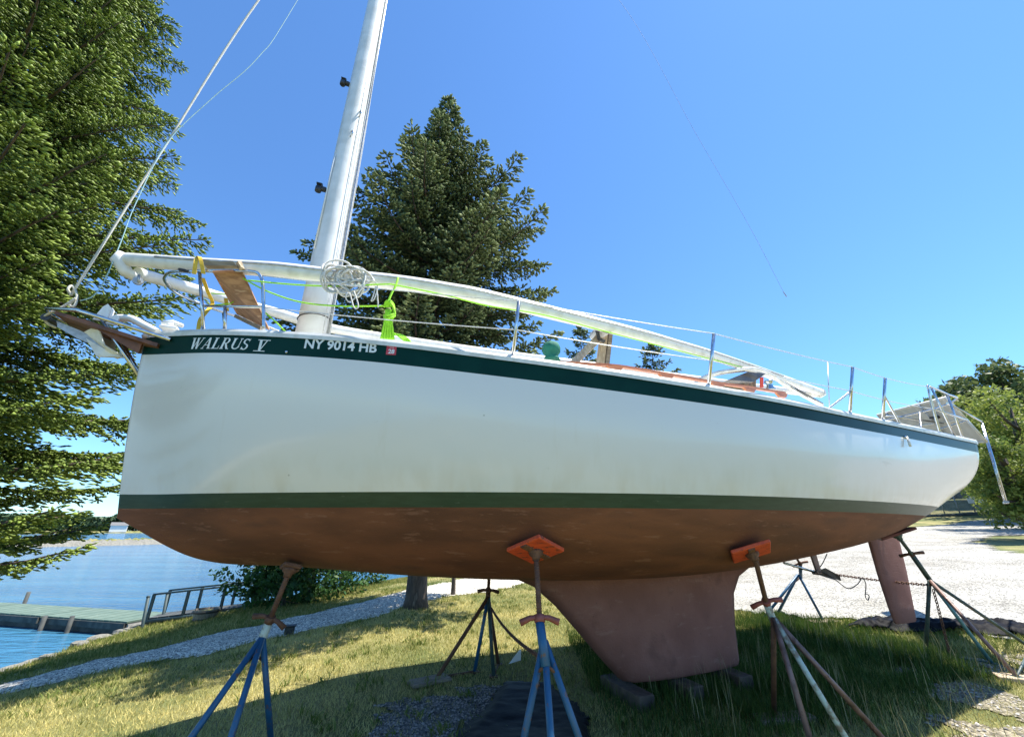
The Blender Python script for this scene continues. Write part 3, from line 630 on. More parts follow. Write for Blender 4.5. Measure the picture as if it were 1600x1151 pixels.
# far woods
n = 26000; px = rng.uniform(-300, 700, n); DD = rng.uniform(425, 450, n); hh = 14 * (.55 + .45 * vnoise(px / 22., px * 0, 61)) * (rng.random(n) ** .6)
A = np.array([azd(p, 1) for p in np.linspace(-300, 700, 200)]); ax = np.interp(px, np.linspace(-300, 700, 200), A[:, 0]) * DD; ay = np.interp(px, np.linspace(-300, 700, 200), A[:, 1]) * DD
P = np.stack([ax, ay, WATER + .8 + hh], -1); a = unit(rng.normal(0, 1, (n, 3))); u = unit(np.cross(a, rng.normal(0, 1, (n, 3)))); v = np.cross(a, u); s = 1.3
V = np.stack([P - u * s, P + v * s, P + u * s, P - v * s], 1).reshape(-1, 3)
tag(link('far_woods', raw_mesh('far_woods', V, np.arange(n * 4).reshape(n, 4), M['farwood'], False, np.repeat(rng.random(n), 4))), 'low dark woods along the far shore of the lake', 'woods', kind='stuff')
hx, hy = azd(177, 418)
t = thing('lake_house', 'small white house on the far shore seen under the spruce boughs', 'house', (hx, hy, WATER + .6))
MB().box((0, 0, 2.2), (9, 7, 4.4), Matrix.Rotation(.7, 3, 'Z')).build('wall', M['white'], t)
MB().add([Matrix.Rotation(.7, 3, 'Z') @ Vector(p) for p in [(-4.9, -4, 4.42), (4.9, -4, 4.42), (4.9, 4, 4.42), (-4.9, 4, 4.42), (-4.9, 0, 6.6), (4.9, 0, 6.6)]], [(0, 1, 5, 4), (2, 3, 4, 5), (1, 2, 5), (3, 0, 4), (3, 2, 1, 0)]).build('roof', M['roof'], t)
# shore rocks
def rock_mesh(seed):
    import bmesh
    bm = bmesh.new(); bmesh.ops.create_icosphere(bm, subdivisions=2, radius=1); rr = random.Random(seed)
    for v in bm.verts: v.co *= rr.uniform(.75, 1.1); v.co.z *= .55; v.co.x *= 1.3
    me = bpy.data.meshes.new('rock'); bm.to_mesh(me); bm.free(); me.materials.append(M['rock']); return me
rm = [rock_mesh(i) for i in range(4)]
for i in range(26):
    yy = 8.9 + i * .26 + random.uniform(-.05, .05); xx = float(np.interp(yy, SY, SX)) + random.uniform(.0, .35)
    s = random.uniform(.10, .24); o = link('shore_rock', rm[i % 4], None, (xx, yy, float(ter(xx, yy)) + .03)); o.scale = (s, s, s * .8); o.rotation_euler = (0, 0, random.uniform(0, 6))
    tag(o, 'pale flat stone edging the grassy lake bank by the dock', 'rock', 'stones edging the lake bank')

# ------------------------------------------------------------------ dock, gangway, barrel
def wpt(px, py, z): d = ray(px, py); t = (z - EYE) / d[2]; return Vector((d[0] * t, d[1] * t, z))
DZ = -.70
a = wpt(205, 971, DZ); b = wpt(-160, 946, DZ); c_ = wpt(236, 962, DZ)
a = wpt(200, 971, DZ); ax_ = (b - a); ax_.z = 0; ux = ax_.normalized(); uy = Vector((-ux.y, ux.x, 0)); uy = uy if uy.y > 0 else -uy
Wd = 1.15
dk = thing('floating_dock', 'long green-topped floating dock on the water at left', 'dock', (a.x, a.y, WATER))
Mx = Matrix((ux, uy, Vector((0, 0, 1)))).transposed()
L0 = 0
for i in range(5):
    ln = 3.05; ctr = ux * (L0 + ln / 2) + uy * (Wd / 2)
    MB().box(ctr + Vector((0, 0, .13)), (ln, Wd, .27), Mx, bev=.02).build('dock_float', M['dockside'], dk)
    nb = 15
    for j in range(nb):
        if j % 1 == 0: MB().box(ctr + ux * (-ln / 2 + (j + .5) * ln / nb) + Vector((0, 0, .287 + .004 * (j % 2))), (ln / nb - .012, Wd + .04, .04), Mx).build('deck_board', M['dockg'], dk)
    MB().box(ux * (L0 + ln / 2) + uy * -.04 + Vector((0, 0, .20)), (ln - .05, .04, .14), Mx).build('fender_board', M['dockside'], dk)
    L0 += ln + .06
for (px, ph, lab) in [(107, .38, 'mooring pile'), (64, .34, ''), (23, .62, '')]:
    d_ = az_pt(px, 980, 1); tt = None
    # pile stands on the near or the far edge of the dock
    off = -.14 if px > 30 else Wd + .12
    q = a + uy * off; dr = Vector((d_[0], d_[1], 0)); den = ux.x * dr.y - ux.y * dr.x; s_ = (dr.x * q.y - dr.y * q.x) / (ux.x * dr.y - ux.y * dr.x) * 1
    # solve q + ux*s = dr*k
    s_ = (q.x * dr.y - q.y * dr.x) / (ux.y * dr.x - ux.x * dr.y)
    pp = ux * s_ + uy * off
    MB().tube([pp + Vector((0, 0, -.9)), pp + Vector((0, 0, ph))], .05, 10).build('pile', M['dockside'], dk)
# gangway from bank to dock
g0 = wpt(240, 968, DZ); g1 = wpt(402, 948, -.50)
gw = thing('gangway', 'dark gangway with railings linking the grassy bank to the dock', 'gangway', (g0.x, g0.y, DZ + .03))
gd = Vector((g1.x - g0.x, g1.y - g0.y, 0)); gl = gd.length; gdn = gd.normalized(); gs = Vector((-gdn.y, gdn.x, 0)); zr = lambda f: f * .20
half = .38
N_ = int(gl / .22)
for j in range(N_):
    f = (j + .5) / N_; up = Vector((gdn.x * gl, gdn.y * gl, zr(1))).normalized(); Mg = Matrix((up, gs, up.cross(gs))).transposed()
    MB().box(gdn * gl * f + Vector((0, 0, zr(f) + .05)), (gl / N_ - .02, half * 2, .035), Mg).build('deck_board', M['dockside'], gw)
for sd in (-1, 1):
    MB().tube([gs * sd * half, gdn * gl + gs * sd * half + Vector((0, 0, zr(1)))], .05, 6).build('side_beam', M['dockrail'], gw)
    MB().tube([gs * sd * half + Vector((0, 0, .60)), gdn * gl + gs * sd * half + Vector((0, 0, zr(1) + .60))], .025, 6).build('handrail', M['dockrail'], gw)
    for f in (.01, .33, .68, .99):
        p = gdn * gl * f + gs * sd * half + Vector((0, 0, zr(f))); MB().box(p + Vector((0, 0, .30)), (.055, .055, .60)).build('post', M['dockrail'], gw)
for px, py, pt in [(229, 985, 925), (259, 975, 920)]:
    p = wpt(px, py - 8, DZ); q = depth(px + 3, pt + 6, p.y)
    t = thing('mooring_pole', 'left slender pole rising beside the gangway end' if px < 240 else 'right slender pole rising beside the gangway end', 'pole', (p.x, p.y, -1.6), 0, 'slender poles at the gangway')
    MB().tube([(0, 0, 0), (q.x - p.x, 0, q.z + 1.6)], .035, 8).build('pole_shaft', M['dockrail'], t)
    MB().lathe((q.x - p.x, 0, q.z + 1.6), [(.037, -.03), (.042, 0), (.02, .015)], 8).build('pole_cap', M['dockrail'], t)
p = gpt(319, 968)
br_ = thing('half_barrel', 'weathered half-barrel planter on the grass below the gangway', 'barrel planter', (p.x, p.y, p.z - .02))
for i in range(20):
    a0 = 2 * math.pi * i / 20; a1 = 2 * math.pi * (i + .94) / 20; q = []
    for zz, r0 in ((0, .20), (.14, .25), (.25, .265)):
        for r_ in (r0, r0 - .025):
            for aa in (a0, a1): q.append((r_ * math.cos(aa), r_ * math.sin(aa), zz))
    MB().add(q, [(0, 1, 5, 4), (4, 5, 9, 8), (3, 2, 6, 7), (7, 6, 10, 11), (8, 9, 11, 10), (0, 4, 6, 2), (4, 8, 10, 6), (1, 3, 7, 5), (5, 7, 11, 9)]).build('stave', M['barrel'], br_)
for zz, r0 in ((.05, .222), (.20, .262)): MB().lathe((0, 0, zz), [(r0, -.02), (r0 + .012, -.02), (r0 + .015, .02), (r0 + .003, .02)], 20).build('hoop', M['hoop'], br_)
MB().lathe((0, 0, .0), [(.15, .01), (.225, .21), (.05, .23)], 16).build('soil', M['ground'], br_)
p = gpt(451, 992)
t = thing('path_light', 'small black light box on the far edge of the shaded lawn', 'light', (p.x, p.y, p.z), .4)
MB().box((0, 0, .075), (.15, .12, .11), bev=.01).build('body', M['black'], t); MB().box((0, 0, .138), (.19, .15, .015)).build('lid', M['black'], t); MB().tube([(0, 0, -.06), (0, 0, .03)], .012, 6).build('stake', M['black'], t)

# ------------------------------------------------------------------ far right: building, fence
bx_, by_ = az_pt(1500, 770, 76)
t = thing('storage_building', 'dark grey building behind the fence on the grassy rise at right', 'building', (bx_, by_, float(ter(bx_, by_)) - .3), R(-42))
MB().box((0, 0, 2.0), (16, 8, 4.0)).build('wall', M['bldg'], t)
for k in range(22): MB().box((0, -4.03, .15 + k * .175), (15.96, .05, .16), Matrix.Rotation(-.12, 3, 'X')).build('siding_board', M['bldg'], t)
MB().add([(-8.5, -4.6, 4.02), (8.5, -4.6, 4.02), (8.5, 4.6, 4.02), (-8.5, 4.6, 4.02), (-8.5, 0, 6.0), (8.5, 0, 6.0)], [(0, 1, 5, 4), (2, 3, 4, 5), (1, 2, 5), (3, 0, 4), (3, 2, 1, 0)]).build('roof', M['roof'], t)
d_ = MB().box((5.6, -4.1, 1.1), (1.1, .06, 2.1)).build('door', M['white'], t)
f0 = gpt(1400, 808); f0 = Vector((*az_pt(1410, 808, 54.), 0)); f1 = Vector((*az_pt(1660, 806, 57.), 0))
fn = thing('wire_fence', 'chain-link fence running along the foot of the grassy rise', 'fence', (f0.x, f0.y, float(ter(f0.x, f0.y))))
fd = (f1 - f0); nseg = 10; wires = MB(); prev = None
for i in range(nseg + 1):
    p = f0 + fd * (i / nseg); z_ = float(ter(p.x, p.y)) - float(ter(f0.x, f0.y)); q = Vector((p.x - f0.x, p.y - f0.y, z_))
    MB().tube([q - Vector((0, 0, .2)), q + Vector((0, 0, 2.05))], .045, 6).build('post', M['fence'], fn)
    if prev is not None:
        for hgt in (.05, 1.98): pass
        MB().tube([prev + Vector((0, 0, 2.0)), q + Vector((0, 0, 2.0))], .03, 5).build('top_rail', M['fence'], fn)
        nW = 26
        for j in range(nW):
            u0 = j / nW; aa = prev * (1 - u0) + q * u0; u1 = min(1, u0 + .34); u2 = max(0, u0 - .34)
            wires.tube([aa + Vector((0, 0, .03)), prev * (1 - u1) + q * u1 + Vector((0, 0, 1.97 * (u1 - u0) / .34))], .006, 3, caps=False)
            wires.tube([aa + Vector((0, 0, .03)), prev * (1 - u2) + q * u2 + Vector((0, 0, 1.97 * (u0 - u2) / .34))], .006, 3, caps=False)
    prev = q
wires.build('wire_mesh', M['fence'], fn)['kind'] = 'stuff'
q = Vector((*az_pt(1521, 778, 54.2), 0)); w_ = q - f0; 
sg = MB().box((w_.x, w_.y - .12, float(ter(q.x, q.y)) - float(ter(f0.x, f0.y)) + 1.35), (1.0, .03, .55), Matrix.Rotation(R(-38), 3, 'Z')).build('sign_plate', M['white'], fn)
# dark curb line along the foot of the fence
kb = MB(); p = f0; kb.tube([Vector((f0.x, f0.y - .2, float(ter(f0.x, f0.y)) + .02)), Vector((f1.x, f1.y - .2, float(ter(f1.x, f1.y)) + .02))], .16, 5)
tag(kb.build('fence_kerb', M['dockside']), kind='structure')

# ================================================================== SAILBOAT
BL = 9.25
SK = np.array([0, .06, .15, .3, .5, .7, .85, 1.0])
ZS = np.array([2.971, 2.899, 2.818, 2.674, 2.535, 2.49, 2.508, 2.52]); BB = np.array([.129, .537, .936, 1.373, 1.671, 1.619, 1.458, 1.3])
ZK = np.array([1.558, 1.294, 1.204, 1.083, 1.047, 1.18, 1.355, 1.701]); PP = np.array([.993, 1.432, 1.979, 2.582, 2.986, 2.923, 2.69, 2.455])
GH = np.array([.158, .139, .115, .124]); Z_B0, Z_B1 = 1.626, 1.726; RK, SR = .139, -.309
def spl(kx, ky, x):
    m = np.gradient(ky, kx); i = np.clip(np.searchsorted(kx, x, side='right') - 1, 0, len(kx) - 2); h = kx[i + 1] - kx[i]; t = (x - kx[i]) / h
    return (2 * t**3 - 3 * t**2 + 1) * ky[i] + (t**3 - 2 * t**2 + t) * h * m[i] + (-2 * t**3 + 3 * t**2) * ky[i + 1] + (t**3 - t**2) * h * m[i + 1]
def sec(s, u):
    """hull point (X, half breadth, Z) at station s, girth parameter u (arrays)"""
    zs = spl(SK, ZS, s); b = np.maximum(spl(SK, BB, s), .02); zk = spl(SK, ZK, s); p = np.maximum(spl(SK, PP, s), .8)
    a = u * np.pi / 2; Y = b * np.sin(a) ** (2 / p); Z = zk + (zs - zk) * (1 - np.cos(a) ** (2 / p)); zf = zs - Z
    X = BL * s + np.clip(1 - s / .25, 0, 1) ** 2 * RK * (np.maximum(zf, 0) / 1.35) ** 1.5 + np.clip((s - .8) / .2, 0, 1) ** 2 * SR * zf
    return X, Y, Z
NS = 150; ss = np.linspace(0, 1, NS) ** 1.25
def u_at(zt):
    """girth parameter at which height zt is reached, per station"""
    zs = spl(SK, ZS, ss); zk = spl(SK, ZK, ss); p = np.maximum(spl(SK, PP, ss), .8); f = np.clip((zt - zk) / (zs - zk), 0, 1)
    return np.arccos(np.clip((1 - f) ** (p / 2), 0, 1)) * 2 / np.pi
zs_ = spl(SK, ZS, ss); gh_ = spl(np.array([0, .33, .66, 1]), GH, ss)
U = [np.zeros(NS), u_at(np.full(NS, Z_B0)), u_at(np.full(NS, Z_B1)), u_at(zs_ - gh_), np.ones(NS)]
boat = thing('sailboat', 'white sailboat with green stripes and red-brown bottom propped on stands', 'sailboat', (BX, BY, 0), YAW)
def hull_band(name, u0, u1, rows, m, sides=(-1, 1), skip0=0):
    V = []; F = []; n0 = 0
    full = len(sides) == 2 and np.allclose(u0, 0)
    t = np.linspace(0, 1, rows + 1)
    for sd in sides:
        uu = u0[None] + (u1 - u0)[None] * t[:, None]
        X, Y, Z = sec(np.broadcast_to(ss, uu.shape), uu); P = np.stack([X, sd * Y, Z], -1)
        id_ = n0 + np.arange(P.shape[0] * NS).reshape(P.shape[0], NS)
        f = np.stack([id_[:-1, :-1], id_[:-1, 1:], id_[1:, 1:], id_[1:, :-1]], -1)
        if sd > 0: f = f[..., ::-1]
        F.append(f.reshape(-1, 4)); V.append(P.reshape(-1, 3)); n0 += P.size // 3
    # rounded stem between the two sides
    uu = u0[0] + (u1[0] - u0[0]) * t; X, Y, Z = sec(np.zeros(rows + 1), uu); K = 8; P = []
    for j in range(K + 1):
        an = -math.pi / 2 + math.pi * j / K; P.append(np.stack([X - .45 * Y * math.cos(an), Y * math.sin(an), Z], -1))
    P = np.stack(P, 1); id_ = n0 + np.arange(P.shape[0] * (K + 1)).reshape(P.shape[0], K + 1)
    F.append(np.stack([id_[:-1, 1:], id_[:-1, :-1], id_[1:, :-1], id_[1:, 1:]], -1).reshape(-1, 4)); V.append(P.reshape(-1, 3)); n0 += P.size // 3
    uu = u0[-1] + (u1[-1] - u0[-1]) * t; X, Y, Z = sec(np.ones(rows + 1), uu); P = []
    for j in range(K + 1):
        q = j / K * 2 - 1; P.append(np.stack([X + .10 * (1 - q * q) * Y / 1.3, Y * q, Z], -1))
    P = np.stack(P, 1); id_ = n0 + np.arange(P.shape[0] * (K + 1)).reshape(P.shape[0], K + 1)
    F.append(np.stack([id_[:-1, :-1], id_[:-1, 1:], id_[1:, 1:], id_[1:, :-1]], -1).reshape(-1, 4)); V.append(P.reshape(-1, 3))
    V = np.concatenate(V); F = np.concatenate(F)
    key = np.round(V * 4000).astype(np.int64); _, first, inv = np.unique(key, axis=0, return_index=True, return_inverse=True)
    V = V[first]; F = inv.reshape(-1)[F]
    q = V[F]; ar = np.linalg.norm(np.cross(q[:, 2] - q[:, 0], q[:, 3] - q[:, 1]), axis=1); F = F[ar > 1e-9]
    me = raw_mesh(name, V, F, m, True); me.validate()
    return link(name, me, boat)
hull_band('bottom', U[0], U[1], 30, M['red'])
hull_band('boot_stripe', U[1], U[2], 4, M['boot'])
hull_band('topsides', U[2], U[3], 24, M['gel'])
hull_band('sheer_stripe', U[3], U[4], 5, M['green'])
def surf(X, z):
    """half breadth of the hull at boat X and height z"""
    s = np.clip(X / BL, 0, 1)
    for _ in range(4):
        s_ = np.array([float(s)]); zs = spl(SK, ZS, s_)[0]; zk = spl(SK, ZK, s_)[0]; p = max(spl(SK, PP, s_)[0], .8)
        f = np.clip((z - zk) / (zs - zk), 0, 1); u = math.acos(min(max((1 - f) ** (p / 2), 0), 1)) * 2 / math.pi
        x, y, z_ = sec(s_, np.array([u])); s = np.clip(s + (X - x[0]) / BL, 0, 1)
    return float(y[0])
def on_hull(px, py):
    l = -1.2
    for _ in range(40):
        P = lat(px, py, l); l = .5 * l + .5 * -surf(P.x, P.z)
    return lat(px, py, l)
def hn(X, z):
    a = Vector((X, -surf(X, z), z)); b = Vector((X + .03, -surf(X + .03, z), z)); c = Vector((X, -surf(X, z + .02), z + .02))
    n = (b - a).cross(c - a).normalized(); return n if n.y < 0 else -n
def sheer(X):
    s = np.array([np.clip(X / BL, 0, 1)]); return float(max(spl(SK, BB, s)[0], .02)), float(spl(SK, ZS, s)[0])

# deck
K = 11; V = []
for s in ss:
    X = BL * s; b = float(max(spl(SK, BB, np.array([s]))[0], .02)); z = float(spl(SK, ZS, np.array([s]))[0])
    for j in range(K): q = j / (K - 1) * 2 - 1; V.append((X, q * b * .995, z + .004 + .07 * (1 - q * q) * min(b, 1)))
F = [(i * K + j, (i + 1) * K + j, (i + 1) * K + j + 1, i * K + j + 1) for i in range(NS - 1) for j in range(K - 1)]
link('deck', raw_mesh('deck', V, F, M['deck'], True), boat)
# toe rail all round
tr = MB(); pr = []
for sd in (-1, 1):
    ring = []
    for s in ss:
        X = BL * s; b, z = sheer(X)
        ring.append([(X, sd * (b + .012), z - .012), (X, sd * (b + .014), z + .02), (X, sd * (b + .002), z + .045), (X, sd * (b - .025), z + .045), (X, sd * (b - .03), z + .005)])
    vs = [p for r_ in ring for p in r_]; n = 5; fs = []
    for i in range(NS - 1):
        for k in range(n):
            f = (i * n + k, (i + 1) * n + k, (i + 1) * n + (k + 1) % n, i * n + (k + 1) % n); fs.append(f if sd < 0 else f[::-1])
    tr.add(vs, fs, False)
b0, z0 = sheer(0)
tr.tube([(0, -b0, z0 + .012), (-.045, -b0 * .7, z0 + .012), (-.065, 0, z0 + .012), (-.045, b0 * .7, z0 + .012), (0, b0, z0 + .012)], .03, 6)
b1, z1 = sheer(BL); tr.tube([(BL, -b1, z1 + .012), (BL + .09, -b1 * .5, z1 + .014), (BL + .11, 0, z1 + .015), (BL + .09, b1 * .5, z1 + .014), (BL, b1, z1 + .012)], .035, 6)
tr.build('toe_rail', M['rail'], boat)
# coachroof
def cabin(name, xs, bf, hf, m):
    V = []; F = []; K = 9
    for X in xs:
        b = bf(X); h = hf(X); _, z = sheer(X); prof = [(-b, z), (-b * .965, z + h * .75), (-b * .90, z + h * .97), (-b * .45, z + h * 1.12), (0, z + h * 1.18), (b * .45, z + h * 1.12), (b * .90, z + h * .97), (b * .965, z + h * .75), (b, z)]
        V += [(X, y_, z_) for y_, z_ in prof]
    n = len(xs); F = [(i * K + j, (i + 1) * K + j, (i + 1) * K + j + 1, i * K + j + 1) for i in range(n - 1) for j in range(K - 1)]
    o = MB(); o.add(V, F, True); o.add(V[:K], [tuple(range(K))]); o.add(V[-K:], [tuple(range(K - 1, -1, -1))]); return o.build(name, m, boat)
cabin('coachroof', np.linspace(2.6, 7.0, 24), lambda X: min(sheer(X)[0] - .33, 1.22) * min(1, .75 + .25 * (X - 2.6)), lambda X: .06 + .09 * min(1, (X - 2.6) / 1.2), M['deck'])
cabin('cockpit_coaming', np.linspace(7.02, 9.0, 12), lambda X: sheer(X)[0] - .22, lambda X: .09, M['deck'])
# keel
def foil(name, secs, m, parent):
    """secs: list of (leading X, trailing X, z, half thickness, lateral) from top down"""
    V = []; n = 14; q = []
    for x0, x1, z, th in secs:
        for k in range(n):
            a = 2 * math.pi * k / n; u = (1 - math.cos(a)) / 2; y = th * math.copysign(1, math.sin(a)) * abs(math.sin(a)) ** .8 * (1.25 - .6 * u) if abs(math.sin(a)) > 1e-6 else 0
            V.append((x0 + (x1 - x0) * u, y, z))
    F = [(i * n + k, i * n + (k + 1) % n, (i + 1) * n + (k + 1) % n, (i + 1) * n + k) for i in range(len(secs) - 1) for k in range(n)]
    o = MB(); o.add(V, F, True); o.add(V[-n:], [tuple(range(n))]); return o.build(name, m, parent)
foil('keel', [(2.9, 6.75, 1.16, .42), (3.28, 6.35, 1.06, .22), (3.5, 6.15, .97, .165), (3.72, 6.02, .80, .155), (4.02, 5.95, .5, .16), (4.22, 5.93, .3, .165), (4.36, 5.92, .17, .16), (4.42, 5.9, .135, .12)], M['keel'], boat)
foil('rudder', [(8.70, 9.42, 1.50, .045), (8.72, 9.44, 1.3, .05), (8.70, 9.37, .9, .045), (8.71, 9.27, .5, .035), (8.73, 9.23, .33, .028), (8.76, 9.2, .31, .02)], M['keel'], boat)
# propeller shaft, strut and folded propeller
pa, pb, pc = lat(1225, 879, 0), lat(1276, 894, 0), lat(1308, 903, 0)
MB().tube([pa, pb], .014, 8).build('propeller_shaft', M['steel'], boat)
q = lat(1267, 866, 0); s0 = MB(); s0.slab([q + Vector((-.05, -.012, .05)), q + Vector((.05, -.012, .05)), pb + Vector((.045, -.012, -.01)), pb + Vector((-.035, -.012, -.01))], -.024); s0.tube([pb - Vector((.06, 0, 0)), pb + Vector((.06, 0, -.005))], .024, 10); s0.build('shaft_strut', M['mauvejack'], boat)
pr_ = MB()
for sd in (-1, 1): pr_.add([pb + Vector((0, sd * .01, .02)), pb + Vector((.12, sd * .045, .055)), pc + Vector((-.01, sd * .05, .035)), pc + Vector((.02, sd * .03, -.03)), pb + Vector((.14, sd * .03, -.05)), pb + Vector((0, sd * .008, -.02))], [(0, 1, 2, 3, 4, 5)]); 
pr_.tube([pb, pb + Vector((.12, 0, -.01))], [.03, .022], 8); pr_.build('folding_propeller', M['black'], boat)

# ---- lettering and decals on the sheer stripe
def on_stripe(name, polys, P0, P1, hgt, m, parent, off=.0035, vtop=None):
    """2-D polygons (u 0..W, v 0..1 of the text height) laid on the hull between boat points P0 and P1"""
    W = max(u for vs, fs in polys for u, v in vs); o = MB(); k = 0
    for vs, fs in polys:
        out = []
        for u, v in vs:
            X = P0.x + (P1.x - P0.x) * u / W; z = P0.z + (P1.z - P0.z) * u / W + v * hgt
            X2 = X; n = hn(X2, z); out.append(Vector((X2, -surf(X2, z), z)) + n * (off + .0003 * (k % 5)))
        o.add(out, fs); k += 1
    ob = o.build(name, m, parent); return ob
def stroke(a, b, w0, w1=None):
    w1 = w0 if w1 is None else w1; return ([(a[0] - w0 / 2, a[1]), (a[0] + w0 / 2, a[1]), (b[0] + w1 / 2, b[1]), (b[0] - w1 / 2, b[1])], [(0, 1, 2, 3)])
def bar(x0, x1, y0, y1): return ([(x0, y0), (x1, y0), (x1, y1), (x0, y1)], [(0, 1, 2, 3)])
def arc(cx, cy, rx, ry, a0, a1, w0, w1=None, n=14):
    """curved stroke whose pen width swells from w0 (flat parts) to w1 (upright parts)"""
    w1 = w1 or w0; vs = []
    for i in range(n + 1):
        a = math.radians(a0 + (a1 - a0) * i / n); w = w0 + (w1 - w0) * abs(math.cos(a)); vs += [(cx + (rx + w / 2) * math.cos(a), cy + (ry + min(w, w0 * 1.2) / 2) * math.sin(a)), (cx + (rx - w / 2) * math.cos(a), cy + (ry - min(w, w0 * 1.2) / 2) * math.sin(a))]
    return (vs, [(2 * i, 2 * i + 1, 2 * i + 3, 2 * i + 2) for i in range(n)])
T_, t_, sf = .17, .065, .06
G = {
 'W': (1.05, [stroke((.13, 1), (.33, 0), T_), stroke((.55, 1), (.33, 0), t_), stroke((.5, 1), (.7, 0), T_), stroke((.95, 1), (.70, 0), t_), bar(0, .28, 1 - sf, 1), bar(.40, .66, 1 - sf, 1), bar(.84, 1.06, 1 - sf, 1)]),
 'A': (.82, [stroke((.1, 0), (.42, 1), t_), stroke((.64, 0), (.44, 1), T_), bar(.2, .56, .3, .3 + sf), bar(0, .24, 0, sf), bar(.5, .8, 0, sf)]),
 'L': (.66, [stroke((.18, 0), (.18, 1), T_), bar(.02, .35, 1 - sf, 1), bar(.02, .60, 0, sf), stroke((.58, 0), (.60, .3), .07, .03)]),
 'R': (.80, [stroke((.18, 0), (.18, 1), T_), bar(.02, .42, 1 - sf, 1), bar(.02, .35, 0, sf), arc(.40, .74, .17, .225, -90, 90, .07, .15), bar(.2, .42, .49, .49 + sf), stroke((.64, 0), (.38, .5), T_), bar(.58, .78, 0, sf)]),
 'U': (.80, [stroke((.18, .3), (.18, 1), T_), stroke((.68, .3), (.68, 1), t_), arc(.43, .3, .25, .25, 180, 360, .08, .13), bar(.02, .34, 1 - sf, 1), bar(.56, .80, 1 - sf, 1)]),
 'S': (.64, [arc(.32, .75, .18, .21, 30, 270, .08, .14), arc(.32, .27, .2, .235, 90, -160, .08, .14), stroke((.50, .74), (.53, .99), .03, .05), stroke((.1, .0), (.12, .27), .05, .03)]),
 'V': (.9, [stroke((.22, 1), (.44, 0), .19), stroke((.70, 1), (.46, 0), .08), bar(0, .92, 1 - .07, 1.0), bar(.02, .86, -.07, 0)]),
}
def text_polys(txt, slant=.22, gap=.03):
    x = 0; out = []
    for ch in txt:
        if ch == ' ': x += .42; continue
        w, st = G[ch]
        out += [([(x + u + slant * v, v) for u, v in vs], fs) for vs, fs in st]; x += w + gap
    return out
pa, pb = on_hull(295, 545.5), on_hull(389, 547)
hh = on_hull(300, 529).z - on_hull(299, 545.5).z
on_stripe('name_lettering', text_polys('WALRUS'), pa, pb, hh, M['letter'], boat)
pa, pb = on_hull(396, 547.5), on_hull(420, 548.5)
on_stripe('name_lettering', text_polys('V'), pa, pb, on_hull(408, 531).z - on_hull(408, 547.8).z, M['letter'], boat)
def font_polys(txt, bold=.02, shear=0.06, space=1.0):
    c = bpy.data.curves.new('t', 'FONT'); c.body = txt; c.offset = bold; c.shear = shear; c.space_character = space; c.resolution_u = 4
    o = bpy.data.objects.new('t', c); C.objects.link(o); dg = bpy.context.evaluated_depsgraph_get(); me = bpy.data.meshes.new_from_object(o.evaluated_get(dg))
    vs = [(v.co.x, v.co.y) for v in me.vertices]; fs = [tuple(p.vertices) for p in me.polygons]
    bpy.data.objects.remove(o); bpy.data.meshes.remove(me); bpy.data.curves.remove(c)
    x0 = min(v[0] for v in vs); y0 = min(v[1] for v in vs); y1 = max(v[1] for v in vs)
    return [([((v[0] - x0), (v[1] - y0) / (y1 - y0)) for v in vs], fs)]
pa, pb = on_hull(475, 544.5), on_hull(588, 551.8)
on_stripe('registration_lettering', font_polys('NY 9014 HB', .028, .0), pa, pb, on_hull(480, 530).z - on_hull(480, 544.8).z, M['letter'], boat)
pa, pb = on_hull(603, 554), on_hull(618.5, 555); hs = on_hull(605, 539).z - pa.z
st = on_stripe('registration_sticker', [bar(0, 1, 0, 1)], pa, pb, hs, M['sticker'], boat)
q = lambda u, v: None
def inset(polys, x0, x1, y0, y1):
    W = max(u for vs, fs in polys for u, v in vs); return [([(x0 + (x1 - x0) * u / W, y0 + (y1 - y0) * v) for u, v in vs], fs) for vs, fs in polys]
def stick(polys, m):
    o = MB()
    for k, (vs, fs) in enumerate(polys):
        out = []
        for u, v in vs:
            X = pa.x + (pb.x - pa.x) * u; z = pa.z + (pb.z - pa.z) * u + v * hs; out.append(Vector((X, -surf(X, z), z)) + hn(X, z) * .007)
        o.add(out, fs)
    return o.build('sticker_number', m, st)
stick(inset(font_polys('28', .03), .2, .84, .1, .56), M['letter'])
stick(inset(font_polys('2028', .0), .3, .75, .66, .74) + inset(font_polys('JUNE', .0), .28, .75, .80, .88), M['letter'])
for px, py, r_ in [(448, 550, .011), (1414, 683, .018)]:
    p = on_hull(px, py); n = hn(p.x, p.z); MB().lathe(p, [(r_, -.004), (r_, .008), (r_ * .5, .012)], 12, n).build('drain_fitting', M['steel'], boat)
p = on_hull(1414, 690); MB().tube([on_hull(1414, 683) + Vector((0, -.02, 0)), p + Vector((0, -.03, -.05))], .012, 8).build('drain_pipe', M['rail'], boat)

# ---- mast
mx0 = 1.165
mz = [3.0, 4, 6, 9, 12, 15, 16.5]
mr_ = [.142, .14, .13, .115, .095, .07, .05]
mast = MB().tube([(mx0 - .012 * (z - 3), 0, z) for z in mz], mr_, 28).build('mast', M['alu'], boat)
mp = lambda z: Vector((mx0 - .012 * (z - 3), 0, z))
mrad = lambda z: float(np.interp(z, mz, mr_))
MB().lathe((mx0, 0, 2.98), [(.22, 0), (.2, .05), (.165, .09), (.15, .1)], 24).build('mast_boot', M['white'], mast)
MB().tube([mp(z) + Vector((mrad(z) + .012, -.02, 0)) for z in mz], .02, 6).build('sail_track', M['galv'], mast)
MB().tube([mp(3.42) + Vector((.146 * math.cos(a), .146 * math.sin(a), .02 * math.cos(a))) for a in np.linspace(0, 2 * math.pi, 25)[:-1]], .006, 6, closed=True).build('mast_band', M['black'], mast)
